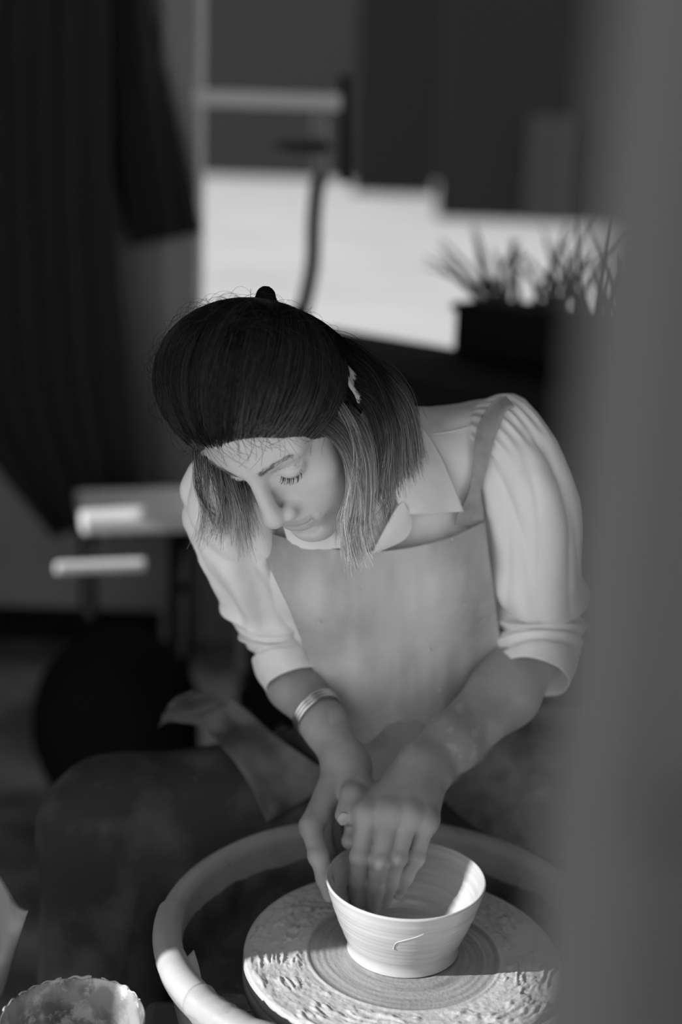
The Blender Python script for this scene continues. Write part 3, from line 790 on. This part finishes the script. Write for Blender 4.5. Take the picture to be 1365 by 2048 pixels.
# double seam along her right trouser leg
zs = np.array([(338, 1640), (300, 1700), (283, 1760), (262, 1840), (250, 1900), (238, 1980), (228, 2060)], float)
for dxp in (0, 7):
    Zs = hit(trousers_sdf, zs[:, 0] + dxp, zs[:, 1], .0005)
    kid(MB().tube(catmull(at(zs[:, 0] + dxp, zs[:, 1], Zs), 50), .0009, 6).build('seam', M['trousers'], woman, smooth=True))
for ft in (FTR, FTL):
    c = ft * [1, 1, 0]
    def shoe(P, c=c):
        d = smin(rc(P, c + [0, .05, .035], c + [0, -.13, .028], .038, .033), rc(P, c + [0, .04, .04], c + [0, .03, .09], .04, .042), .03)
        return smax(d, .002 - P[:, 2], .004)
    V, F = sdf_mesh([shoe], c - [.08, .2, .02], c + [.08, .14, .16], .006, k=.01)
    kid(np_mesh('shoe', V, F[:, ::-1], M['shoe'], woman))

# ---- shirt: torso
def shirt_core(P):
    d = rc(P, NK1 + UP * .0, J(985, 884, 1.52), .052, .046); d = smin(d, rc(P, NK1, J(500, 950, 1.465), .052, .044), .03)
    d = smin(d, rc(P, J(860, 1010, 1.590), J(858, 1400, 1.685), .090, .080), .05)
    d = smin(d, rc(P, J(630, 1050, 1.550), J(752, 1410, 1.670), .088, .080), .05)
    d = smin(d, rc(P, J(745, 1000, 1.555), NK1, .072, .050), .04)
    d = smin(d, ell(P, J(850, 1120, 1.535), (.055, .05, .055)), .04); d = smin(d, ell(P, J(640, 1135, 1.50), (.055, .05, .055)), .04)
    return d
def shirt_sdf(P):
    d = shirt_core(P) + .008 * fbm(P * 18, 3) + .006 * fbm(P * np.array([40, 40, 16]), 2)
    v = rc(P, H2W((0, -.01, -.07)), J(742, 1088, 1.45), .062, .004); v2 = rc(P, J(742, 1000, 1.44), J(742, 1092, 1.455), .034, .006)
    return smax(d, -smin(v, v2, .02), .004)
V, F = sdf_mesh([shirt_sdf], (-.22, 1.20, .50), (.34, 1.86, 1.20), .0035, k=.01)
shirt = kid(np_mesh('shirt', V, F[:, ::-1], M['shirt'], woman)); shirt['label'] = 'white cotton shirt with open collar and rolled sleeves'
# ---- sleeves
def sleeve(name, st_, ratio, folds, seed, n=150, m=110):
    L = catmull([at(*s[0], s[2] if len(s) < 4 else s[3]) for s in st_], n); R = catmull([at(*s[1], s[2]) for s in st_], n)
    C = (L + R) / 2; A = (R - L) / 2; ra = np.linalg.norm(A, axis=1); a = nrm(A)
    T = nrm(np.gradient(C, axis=0)); b = nrm(np.cross(a, T)); b[(b @ FWD) > 0] *= -1
    th = np.arange(m) * 2 * math.pi / m
    rb = ra * np.interp(np.linspace(0, 1, n), [0, .5, 1], ratio)
    tt = np.linspace(0, 1, n)[:, None]
    g = folds(tt, th[None, :])
    P0 = C[:, None] + ra[:, None, None] * np.cos(th)[None, :, None] * a[:, None] + rb[:, None, None] * np.sin(th)[None, :, None] * b[:, None]
    Nn = nrm(np.cos(th)[None, :, None] * a[:, None] / ra[:, None, None] + np.sin(th)[None, :, None] * b[:, None] / rb[:, None, None])
    g = g + .006 * fbm(P0 * 26 + seed, 3) + .0016 * fbm(P0 * 90 + seed, 2)
    P = P0 + Nn * g[..., None]
    # hem returned inside
    ins = []
    for k, (dz, dr) in enumerate(((0.0, -.0016), (-.004, -.0034), (-.02, -.0034), (-.045, -.004))):
        ins.append(P[-1] + T[-1] * dz - Nn[-1] * -dr)
    P = np.concatenate([P, np.array(ins)])
    Fq = gridF(len(P), m, True)
    o = kid(np_mesh(name, P.reshape(-1, 3), Fq, M['shirt'], woman)); o.parent = shirt; o.location = (0, 0, 0)
    return o
def bump1(x, c, w): return np.exp(-((x - c) / w) ** 2)
def foldL(t, th):
    fr = np.clip(np.sin(th), -.2, 1)
    g = .006 * bump1(t, .60 + .05 * np.cos(th), .035) - .009 * bump1(t, .675 + .055 * np.cos(th - .3), .022) + .006 * bump1(t, .74 + .03 * np.cos(th), .03)
    g = g - .006 * bump1(t, .80 + .03 * np.cos(th + .5), .016) + .003 * bump1(t, .85, .02) - .0055 * bump1(t, .895 - .02 * np.cos(th), .014)
    g = g + .0025 * bump1(t, .95, .05)
    long_ = .0085 * (np.abs(np.sin(th * 2.5 + 3.2 * t)) ** .7 - .5) * 1.3 * bump1(t, .36, .24) * fr + .006 * (np.abs(np.sin(th * 4.5 - 2 * t)) ** .6 - .5) * bump1(t, .42, .2)
    gath = .003 * np.sin(th * 26) * bump1(t, .12, .07)
    return g + long_ + gath
def foldR(t, th):
    g = -.006 * bump1(t, .40 + .05 * np.cos(th), .03) + .006 * bump1(t, .68 + .035 * np.cos(th), .035) - .011 * bump1(t, .755 + .045 * np.sin(th), .014)
    g = g + .004 * bump1(t, .80, .02) - .008 * bump1(t, .865 - .02 * np.cos(th), .013) + .003 * bump1(t, .93, .05)
    return g + .009 * (np.abs(np.sin(th * 2 + 3.5 * t)) ** .7 - .5) * bump1(t, .38, .28) + .003 * np.sin(th * 7 - 6 * t) * bump1(t, .55, .2)
sleeve('sleeve', [((925, 905), (975, 806), 1.51), ((938, 935), (1035, 800), 1.50), ((950, 960), (1098, 865), 1.497), ((962, 1000), (1142, 945), 1.505), ((976, 1070), (1164, 1040), 1.525),
                  ((984, 1150), (1164, 1130), 1.55), ((988, 1210), (1172, 1195), 1.585), ((992, 1262), (1170, 1255), 1.59), ((996, 1300), (1160, 1310), 1.582), ((1000, 1330), (1138, 1378), 1.566)],
       (1.0, .80, 1.08), foldL, 3.0)
sleeve('sleeve', [((480, 878), (530, 905), 1.44), ((425, 888), (540, 935), 1.432), ((380, 938), (540, 985), 1.425), ((366, 1000), (540, 1040), 1.435), ((392, 1080), (556, 1110), 1.47),
                  ((430, 1152), (574, 1170), 1.51), ((458, 1205), (590, 1218), 1.545), ((480, 1262), (606, 1262), 1.56), ((506, 1312), (624, 1300), 1.560), ((533, 1384), (642, 1340), 1.546)],
       (1.0, .85, 1.15), foldR, 8.0)
# turned-back cuff flap on her left sleeve
A_ = np.array([(1166, 1198), (1177, 1240), (1172, 1262)], float); B_ = np.array([(1120, 1285), (1140, 1312), (1168, 1312)], float)
def patch(name, A, B, f, inflate, m, parent, n=28, k=28, lift=0.0, thick=.0022, Z=None, smooth_it=14, wav=.0):
    A = catmull(np.column_stack([np.asarray(A, float), np.zeros(len(A))]), k)[:, :2]; B = catmull(np.column_stack([np.asarray(B, float), np.zeros(len(B))]), k)[:, :2]
    t = np.linspace(0, 1, n)[:, None, None]; G = A[None] * (1 - t) + B[None] * t
    if Z is None:
        Zg = hit(f, G[..., 0], G[..., 1], inflate); Zg = blur2(Zg, smooth_it)
    else: Zg = Z(G[..., 0], G[..., 1])
    Zg = Zg - lift * np.sin(np.linspace(0, 1, n) * math.pi)[:, None] + wav * fbm(np.stack([G[..., 0] / 45, G[..., 1] / 45, 0 * Zg], -1), 2)
    o = sheet(name, at(G[..., 0], G[..., 1], Zg), m, woman, thick); kid(o); return o
def sub(o, p): o.parent = p; o.location = (0, 0, 0); return o
c = patch('cuff_flap', [(1108, 1240), (1140, 1222), (1168, 1235)], [(1126, 1322), (1150, 1318), (1166, 1308)], None, 0, M['shirt'], woman, Z=lambda x, y: 1.575 + 0 * x - .02 * ((1168 - x) / 60) , thick=.003)
sub(c, shirt)
# collar
col = lambda P: smin(shirt_core(P), rc(P, NK0, NK1, .058, .058), .02)
c = patch('collar', [(742, 862), (775, 905), (786, 950), (790, 990), (806, 1030)], [(800, 826), (842, 850), (880, 905), (905, 960), (929, 1023)], col, .010, M['shirt'], woman, lift=.008, thick=.003, wav=.006); sub(c, shirt)
c = patch('collar', [(806, 1000), (790, 1020), (768, 1060), (742, 1109)], [(824, 1030), (823, 1058), (806, 1082), (746, 1109)], col, .012, M['shirt'], woman, lift=.004, thick=.003); sub(c, shirt)
c = patch('collar', [(560, 1030), (600, 1036), (640, 1046), (668, 1060)], [(574, 1078), (600, 1096), (650, 1099), (712, 1092)], col, .014, M['shirt'], woman, lift=.004, thick=.003); sub(c, shirt)
# shoulder yoke seam
for pts in ([(866, 868), (905, 862), (945, 852)], [(985, 868), (1030, 880), (1068, 902)]):
    p_ = np.array(pts, float); Zs = hit(shirt_core, p_[:, 0], p_[:, 1], .002)
    c = MB().tube(catmull(at(p_[:, 0], p_[:, 1], Zs), 20), .0007, 6).build('seam', M['shirt'], woman, smooth=True); kid(c); sub(c, shirt)

# ---- apron
def bibZ(x, y):
    Z = hit(shirt_core, x, y, .014); return blur2(Z, 60)
Lb = [(500, 1046), (528, 1110), (556, 1170), (584, 1230), (606, 1290), (632, 1350), (668, 1410), (700, 1470), (716, 1540)]
Rb = [(972, 1044), (980, 1110), (988, 1170), (996, 1240), (1004, 1300), (992, 1352), (962, 1410), (940, 1470), (930, 1540)]
n, k = 90, 80
Lc = catmull(np.column_stack([np.array(Lb, float), np.zeros(9)]), n)[:, :2]; Rc = catmull(np.column_stack([np.array(Rb, float), np.zeros(9)]), n)[:, :2]
s = np.linspace(0, 1, k)[None, :, None]; G = Lc[:, None] * (1 - s) + Rc[:, None] * s
tt = np.linspace(0, 1, n)[:, None]; s0 = s[..., 0]
G[..., 1] += (58 * np.sin(np.clip(s0 * 1.02, 0, 1) * math.pi) ** .8 * (1 - tt) ** 3) * (.95 + .1 * s0)
Zg = bibZ(G[..., 0], G[..., 1])
Zg += .008 * fbm(np.stack([G[..., 0] / 40, G[..., 1] / 130, 0 * Zg], -1), 2) + .006 * fbm(np.stack([G[..., 0] / 90, G[..., 1] / 160, 0 * Zg + 4], -1), 2)
apron = kid(sheet('apron', at(G[..., 0], G[..., 1], Zg), M['apron'], woman, .002)); apron['label'] = 'faded linen apron bib, stained with clay'
dr2 = np.random.RandomState(21)
for (x_, y_, r_) in ((640, 1246, .002), (905, 1078, .0016), (880, 1380, .002), (720, 1180, .0015), (860, 1300, .0022), (800, 1420, .0018), (930, 1210, .0014)):
    zz_ = hit(shirt_core, np.array([float(x_)]), np.array([float(y_)]), .016)[0]
    c = MB().lathe([(0.0001, r_ * .35), (r_ * .5, r_ * .3), (r_ * .9, r_ * .1), (r_, 0)], 14).build('clay_drop', M['slip'], apron, smooth=True)
    c.rotation_euler = Vector((-RT[0] * 0 - FWD[0], -FWD[1], -FWD[2])).to_track_quat('Z', 'Y').to_euler(); c.location = tuple(at(x_, y_, zz_ - .002))
# strap
fs = lambda P: smin(shirt_core(P), rc(P, SHL, ELL, .056, .05), .02)
c = patch('strap', [(912, 1052), (916, 1030), (938, 985), (946, 930), (950, 880), (962, 838), (990, 800), (1012, 792)], [(968, 1052), (968, 1020), (962, 980), (975, 935), (985, 890), (1000, 850), (1012, 822), (1030, 812)], fs, .009, M['strap'], woman, n=18, k=40, thick=.003, smooth_it=20); sub(c, apron)
c = patch('strap', [(503, 1062), (490, 1000), (476, 940)], [(540, 1060), (526, 1000), (508, 940)], fs, .010, M['strap'], woman, n=10, k=30, thick=.003); sub(c, apron)
# skirt of the apron over both thighs
A_ = [(318, 1452), (345, 1441), (400, 1455), (450, 1500), (495, 1562), (535, 1645)]; B_ = [(338, 1408), (372, 1390), (420, 1383), (470, 1402), (560, 1478), (680, 1560)]
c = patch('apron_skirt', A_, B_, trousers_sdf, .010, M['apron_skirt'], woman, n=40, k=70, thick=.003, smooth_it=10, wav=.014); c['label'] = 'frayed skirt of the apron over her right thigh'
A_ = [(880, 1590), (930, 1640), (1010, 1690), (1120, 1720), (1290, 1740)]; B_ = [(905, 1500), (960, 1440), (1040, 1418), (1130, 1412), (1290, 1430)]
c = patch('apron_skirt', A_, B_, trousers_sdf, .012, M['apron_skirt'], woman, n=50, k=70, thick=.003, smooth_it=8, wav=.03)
# ---- necklace
chn = at(np.array([755., 785, 778, 768, 750, 720, 700]), np.array([950., 985, 1020, 1040, 1056, 1050, 1030]), hit(neck_g, np.array([755., 785, 778, 768, 750, 720, 700]), np.array([950., 985, 1020, 1040, 1056, 1050, 1030]), .001))
kid(MB().tube(catmull(chn, 40), .0005, 6).build('necklace', M['silver'], woman, smooth=True))
hk = [(768, 998), (774, 995), (777, 1001), (776, 1010), (773, 1017)]; p_ = np.array(hk, float)
kid(MB().tube(catmull(at(p_[:, 0], p_[:, 1], hit(neck_g, p_[:, 0], p_[:, 1], .003) - .002), 16), .0011, 8).build('pendant', M['silver'], woman, smooth=True))
# stool under her
stb = empty('potter_stool', tuple(PELV * [1, 1, 0])); tag(stb, 'wooden stool the woman in the white shirt sits on', 'stool')
sz = PELV[2] - .125
MB().lathe([(0, sz - .04), (.155, sz - .04), (.165, sz - .03), (.165, sz - .008), (.158, sz), (0, sz)], 40).build('seat', M['wood'], stb, smooth=False)
for a in (0.8, 2.3, 3.9, 5.5):
    MB().tube([(.15 * math.cos(a), .15 * math.sin(a), 0), (.11 * math.cos(a), .11 * math.sin(a), sz - .03)], .016, 12).build('leg', M['wood'], stb, smooth=True)

# ------------------------------------------------------------------ hair
CC, CR = np.array([.010, .002, .046]), np.array([.097, .077, .087])
def cap_sdf(Pw):
    P = W2H(Pw)
    d = ell(P, CC, CR); d = smin(d, ell(P, (0, -.023, .003), (.082, .060, .075)), .03)
    x = np.abs(P[:, 0])
    line = (P[:, 1] - .084) - .86 * (P[:, 2] - .070) - np.where(P[:, 0] > 0, .08, .25) * x + (P[:, 0] < 0) * (-.024 * np.exp(-((x - .048) / .011) ** 2) + .013 * np.exp(-((x - .031) / .012) ** 2))
    d = d + .011 * np.exp(np.clip(line + .008, -.2, 0) / .022)
    d = smax(d, (line + .008) * .75, .014)
    E_ = P - np.array([-.082, -.022, .016]); hole = ell(E_, (0, 0, 0), (.028, .015, .019))
    d = smax(d, -hole, .006)
    d = smax(d, -(P[:, 2] + .075), .01)
    g = .0022 * fbm(np.stack([P[:, 0] * 90, P[:, 1] * 14, P[:, 2] * 14], -1), 3)
    return (d + g) * HS
BUN = np.array([-.010, -.066, .082])
def bun_sdf(Pw):
    P = W2H(Pw) - BUN; t = np.array([0, -.35, .93]); 
    return (smin(ell(P, t * .008, (.0095, .0095, .010)), rc(P, -t * .012, t * .0, .011, .006), .005)) * HS
V, F = sdf_mesh([cap_sdf, bun_sdf], HT - .19, HT + .19, .0028, k=.006)
hair = kid(np_mesh('hair', V, F[:, ::-1], M['hair_base'], woman)); hair['label'] = 'dark hair in a half-up knot, light at the loose ends'
rng = np.random.RandomState(11)
# swept strands over the cap, from the hair line to the knot
ec, er = CC, CR
def on_cap(u): return ec + er * u
bd = nrm((BUN - ec) / er)
NS, K = 7500, 14
ang = rng.uniform(-math.pi, math.pi, NS)
x = np.sin(ang) * 1.0; roots = []
az = rng.uniform(-2.4, 2.4, NS)                       # 0 = forehead, sign = side
dirs = np.stack([np.sin(az), np.cos(az), np.zeros(NS)], 1)
# move each start down from the crown until it meets the hair line
lo_ = np.full(NS, -1.2); 
el = np.full(NS, 1.3); thr = .002 + .010 * rng.rand(NS) ** 2
for _ in range(60):
    u = np.stack([np.cos(el) * dirs[:, 0], np.cos(el) * dirs[:, 1], np.sin(el)], 1); P = on_cap(u); xx = np.abs(P[:, 0])
    line = (P[:, 1] - .084) - .86 * (P[:, 2] - .070) - np.where(P[:, 0] > 0, .08, .25) * xx + (P[:, 0] < 0) * (-.024 * np.exp(-((xx - .048) / .011) ** 2) + .013 * np.exp(-((xx - .031) / .012) ** 2))
    el = np.where((line < thr) & (P[:, 2] > -.04), el - .035, el)
el0 = el.copy(); el = el + np.where(rng.rand(NS) < .45, rng.uniform(0, .08, NS), rng.uniform(0, .9, NS) ** 2 * .8)
u0 = np.stack([np.cos(el) * dirs[:, 0], np.cos(el) * dirs[:, 1], np.sin(el)], 1)
t = np.linspace(0, 1, K)
om = np.arccos(np.clip(u0 @ bd, -1, 1))[:, None]
sl = (np.sin((1 - t) * om)[..., None] * u0[:, None] + np.sin(t * om)[..., None] * bd) / np.sin(om)[..., None]
ncl = 260; cz = rng.uniform(-2.4, 2.4, ncl); jc = np.abs(az[:, None] - cz[None]).argmin(1); cofs = rng.normal(0, 1, (ncl, 3))[jc]; ctone = rng.rand(ncl)[jc]
sl = nrm(sl + .055 * np.sin(t * math.pi)[None, :, None] * cofs[:, None] + .03 * np.sin(t * math.pi)[None, :, None] * rng.normal(0, 1, (NS, 1, 3)) * .6)
lift = 1 + (.006 + .022 * rng.rand(NS)[:, None] ** 3 * np.sin(t * math.pi)) ; lift = lift * 1.0
lo_, hi_ = np.full(NS, .6), np.full(NS, 1.1)
for _ in range(12):
    md = (lo_ + hi_) / 2; ins = head_sdf(H2W(on_cap(u0 * md[:, None]))) < 0; lo_ = np.where(ins, md, lo_); hi_ = np.where(ins, hi_, md)
rl = np.minimum(lo_, 1.0)[:, None]; near_ = (el < el0 + .10)[:, None]
w_ = np.clip(t[None] / .30, 0, 1); w_ = w_ * w_ * (3 - 2 * w_)
lift = np.where(near_, lift * (rl + .004 + (1 - rl) * w_), lift)
C = H2W(on_cap(sl * lift[..., None]))
lift = lift * (1 + .016 * (ctone[:, None] - .5) * np.sin(t * math.pi))
tn = np.full((NS, K), .010) + .03 * rng.rand(NS)[:, None] ** 4 + .02 * ctone[:, None] ** 3
tn += .09 * np.clip(1 - t[None] * 3, 0, 1) * (rng.rand(NS)[:, None] < .5) * (az[:, None] < -.15) * (az[:, None] > -1.2)  # hair sheen at one temple, painted as lighter strand roots
sub(kid(strands('swept_strands', C, .00030, .0002, M['hair'], woman, tn)), hair)
# fine baby hairs lying on the forehead
NB = 170; az2 = rng.uniform(-1.15, .75, NB); d2 = np.stack([np.sin(az2), np.cos(az2), np.zeros(NB)], 1); el2 = np.full(NB, 1.3)
for _ in range(60):
    u = np.stack([np.cos(el2) * d2[:, 0], np.cos(el2) * d2[:, 1], np.sin(el2)], 1); P = on_cap(u)
    el2 = np.where(((P[:, 1] - .084) - .86 * (P[:, 2] - .070) - .1 * np.abs(P[:, 0]) < -.006), el2 - .03, el2)
t2 = np.linspace(0, 1, 9); ll = rng.uniform(.05, .42, NB) ** 1.0; bend2 = rng.normal(0, .5, NB); BH = []
for q in t2:
    e2 = el2 - ll * q; a2 = az2 + bend2 * ll * q * q; BH.append(np.stack([np.cos(e2) * np.sin(a2), np.cos(e2) * np.cos(a2), np.sin(e2)], 1))
BH = np.stack(BH, 1); lo_, hi_ = np.full(BH.shape[:2], .5), np.full(BH.shape[:2], 1.2)
for _ in range(12):
    md = (lo_ + hi_) / 2; ins = (head_sdf(H2W(on_cap(BH * md[..., None])).reshape(-1, 3)) < 0).reshape(md.shape); lo_ = np.where(ins, md, lo_); hi_ = np.where(ins, hi_, md)
sub(kid(strands('baby_hairs', H2W(on_cap(BH * (lo_ + .004 + .02 * (rng.rand(NB, 1) ** 2) * np.sin(t2 * 3))[..., None])), .00013, .00008, M['hair'], woman, np.full((NB, 9), .10))), hair)
# fly-away hairs round the outline
NF = 420; az = rng.uniform(-3.1, 3.1, NF); el = rng.uniform(-.1, 1.3, NF)
u = np.stack([np.cos(el) * np.sin(az), np.cos(el) * np.cos(az), np.sin(el)], 1); P = on_cap(u)
ok = ((P[:, 1] - .084) - .86 * (P[:, 2] - .070) - .25 * np.abs(P[:, 0])) < -.002; u = u[ok]; NF = len(u)
tv = nrm(np.cross(u, rng.normal(0, 1, (NF, 3)))); t = np.linspace(0, 1, K)[None, :, None]
amp = rng.uniform(.3, 1, (NF, 1, 1)) ** 2
w = nrm(u[:, None] + tv[:, None] * t * .55 * rng.uniform(.4, 1, (NF, 1, 1))) * (1 + .16 * amp * np.sin(t * math.pi * rng.uniform(.6, 1, (NF, 1, 1))))
sub(kid(strands('flyaway_strands', H2W(on_cap(w)), .00016, .0001, M['hair'], woman, np.full((NF, K), .03))), hair)
# hanging curtains of hair, interpolated between guides
def curtain(name, guides, ns, spread, tip_spread, tints, seed, K=16, r=.00026, clump=.5):
    rg = np.random.RandomState(seed)
    Gd = np.array([catmull(at(*np.array(g, float).T), K) for g in guides]); ng = len(Gd)
    uu = rg.uniform(0, ng - 1 - 1e-6, ns)
    nc = max(6, ns // 26); cc = np.sort(rg.uniform(0, ng - 1 - 1e-6, nc)); j = np.abs(uu[:, None] - cc[None]).argmin(1)
    t = np.linspace(0, 1, K)
    ut = uu[:, None] * (1 - clump * t ** 1.5) + cc[j][:, None] * (clump * t ** 1.5)
    i = np.clip(ut.astype(int), 0, ng - 2); f = ut - i
    kk = np.arange(K)[None].repeat(ns, 0)
    P = Gd[i, kk] * (1 - f[..., None]) + Gd[i + 1, kk] * f[..., None]
    off = rg.normal(0, 1, (ns, 3)); o2 = rg.normal(0, 1, (ns, 3)); oc = rg.normal(0, 1, (nc, 3))[j]
    P = P + off[:, None] * spread * (1 - .5 * t)[None, :, None] + o2[:, None] * (tip_spread * t ** 2)[None, :, None] + oc[:, None] * (tip_spread * 1.3 * t ** 1.5)[None, :, None]
    ph = rg.uniform(0, 6.28, (ns, 1)); wv = (np.sin(t[None] * 7 + ph) * .0012 * t[None])[..., None]
    P = P + wv * nrm(o2)[:, None]
    ln = rg.uniform(.72, 1.0, ns)                       # vary the lengths
    tq = t[None] * ln[:, None] * (K - 1); a = np.clip(tq.astype(int), 0, K - 2); fr = (tq - a)[..., None]; row = np.arange(ns)[:, None]
    P = P[row, a] * (1 - fr) + P[row, a + 1] * fr
    g = np.interp(t[None] * ln[:, None], [0, .3, .6, 1], tints) * rg.uniform(.45, 1.5, (ns, 1)) * rg.uniform(.7, 1.3, nc)[j][:, None]
    o = strands(name, P, r, r * .6, M['hair'], woman, g); kid(o); sub(o, hair); return o
curtain('hanging_strands', [
    [(640, 858, 1.309), (668, 880, 1.309), (694, 930, 1.317), (702, 1000, 1.329), (690, 1060, 1.347), (702, 1125, 1.349)],
    [(655, 838, 1.309), (690, 868, 1.309), (712, 920, 1.317), (716, 1000, 1.332), (704, 1070, 1.347), (716, 1130, 1.350)],
    [(672, 822, 1.315), (706, 850, 1.315), (728, 910, 1.323), (730, 990, 1.337), (722, 1050, 1.348), (728, 1105, 1.350)],
    [(690, 812, 1.322), (724, 845, 1.323), (742, 900, 1.333), (744, 960, 1.347), (734, 1020, 1.349), (740, 1070, 1.351)]],
    1900, .0022, .0042, (.05, .20, .60, .85), 5, clump=.8)
curtain('hanging_strands', [
    [(700, 790, 1.332), (738, 820, 1.339), (756, 880, 1.348), (760, 930, 1.350), (752, 965, 1.352), (748, 1000, 1.360)],
    [(680, 745, 1.345), (752, 785, 1.345), (782, 850, 1.350), (786, 900, 1.352), (782, 940, 1.365), (784, 975, 1.380)],
    [(670, 715, 1.365), (762, 760, 1.355), (806, 825, 1.352), (814, 875, 1.365), (810, 915, 1.380), (812, 950, 1.395)],
    [(660, 695, 1.380), (765, 738, 1.365), (812, 790, 1.360), (828, 850, 1.380), (832, 890, 1.395), (836, 925, 1.410)]],
    2700, .003, .0045, (.015, .07, .24, .48), 6, clump=.65)
curtain('hanging_strands', [
    [(660, 715, 1.385), (750, 752, 1.375), (800, 800, 1.375), (812, 850, 1.395), (818, 890, 1.410)],
    [(650, 700, 1.395), (735, 735, 1.39), (782, 775, 1.395), (800, 820, 1.410), (800, 860, 1.430)]],
    1400, .006, .004, (.01, .015, .03, .05), 9)
curtain('hanging_strands', [
    [(640, 680, 1.375), (700, 690, 1.365), (750, 735, 1.355), (778, 790, 1.355), (792, 855, 1.362)],
    [(620, 700, 1.350), (682, 706, 1.338), (732, 742, 1.336), (756, 792, 1.342), (768, 850, 1.348)]],
    1100, .003, .003, (.01, .012, .02, .05), 19)
# far side of the face
curtain('hanging_strands', [
    [(392, 905, 1.351), (396, 950, 1.352), (408, 1000, 1.360), (428, 1050, 1.375), (440, 1095, 1.390)],
    [(430, 925, 1.352), (440, 970, 1.352), (446, 1010, 1.360), (440, 1050, 1.375), (432, 1080, 1.390)],
    [(460, 945, 1.352), (470, 980, 1.355), (476, 1020, 1.365), (474, 1060, 1.380), (476, 1108, 1.400)],
    [(490, 965, 1.360), (500, 1000, 1.365), (506, 1040, 1.375), (512, 1070, 1.390), (514, 1100, 1.400)]],
    430, .003, .006, (.08, .20, .45, .60), 12, clump=.85)
curtain('loose_strand', [
    [(390, 900, 1.350), (389, 940, 1.351), (392, 975, 1.352), (412, 1005, 1.360), (450, 1025, 1.370), (476, 1030, 1.375)],
    [(393, 900, 1.350), (396, 950, 1.351), (402, 990, 1.352), (420, 1030, 1.360), (432, 1060, 1.380)]], 26, .0012, .002, (.03, .05, .09, .16), 14, r=.00022)
curtain('loose_strand', [
    [(670, 790, 1.309), (706, 840, 1.309), (722, 900, 1.317), (708, 980, 1.327), (700, 1040, 1.337), (716, 1110, 1.348)],
    [(660, 800, 1.309), (690, 850, 1.309), (708, 920, 1.315), (700, 1000, 1.327), (690, 1060, 1.337), (700, 1135, 1.348)]], 90, .002, .004, (.05, .40, .8, .9), 15, r=.00024)
curtain('loose_strand', [
    [(735, 930, 1.350), (742, 990, 1.352), (766, 1020, 1.355), (776, 1050, 1.360), (760, 1075, 1.360)],
    [(785, 900, 1.352), (790, 960, 1.360), (774, 1000, 1.365), (752, 1020, 1.365), (745, 1030, 1.360)]], 26, .001, .003, (.10, .14, .18, .24), 16, r=.0002)
# eyelashes and brows
lr = np.random.RandomState(2); cs, rad = [], []
for sx in (-1, 1):
    for i in range(40):
        f = lr.uniform(-1, 1); x0 = .0305 + .0135 * f; z0 = -.0075 + .0042 * f * f
        y0 = .0665 + .0135 * math.sqrt(max(0, 1 - (f * .9) ** 2 * .75 - ((z0 + .0015) / .0128) ** 2)) - .0005
        L_ = lr.uniform(.006, .009); dx = .25 * f + lr.normal(0, .12)
        tt_ = np.linspace(0, 1, 6)[:, None]
        p = np.array([x0, y0, z0]) + np.array([dx, .62, -.75]) * L_ * tt_ + np.array([0, .2, .45]) * L_ * tt_ ** 2
        p[:, 0] *= sx; cs.append(p)
for q in (0, 40): kid(strands('eyelashes', H2W(np.array(cs[q:q + 40])), .00022, .0001, M['hair'], woman, np.full((40, 6), .012)))
cs = []
for sx in (-1, 1):
    for i in range(120):
        f = lr.rand() ** 1.5; x0 = .012 + .036 * f; z0 = .0155 + .006 * math.sin(f * 2.2) + lr.normal(0, .0014)
        cs.append((sx, x0, z0, f))
P0 = np.array([[c[0] * c[1], .12, c[2]] for c in cs]); 
lo_, hi_ = np.full(len(cs), .03), np.full(len(cs), .13)
for _ in range(22):
    md = (lo_ + hi_) / 2; P0[:, 1] = md; ins = head_sdf(H2W(P0)) < 0; lo_ = np.where(ins, md, lo_); hi_ = np.where(ins, hi_, md)
P0[:, 1] = lo_
sgn = np.array([c[0] for c in cs]); tt_ = np.linspace(0, 1, 5)[None, :, None]
dr_ = np.stack([sgn * .85, np.full(len(cs), -.18), np.full(len(cs), .30)], 1) + lr.normal(0, .12, (len(cs), 3))
C = P0[:, None] + np.array([0, .0006, 0]) + dr_[:, None] * .0055 * tt_ 
h_ = len(cs) // 2
for q in (0, h_): kid(strands('eyebrow', H2W(C[q:q + h_]), .00016, .0001, M['hair'], woman, np.full((h_, 5), .20)))
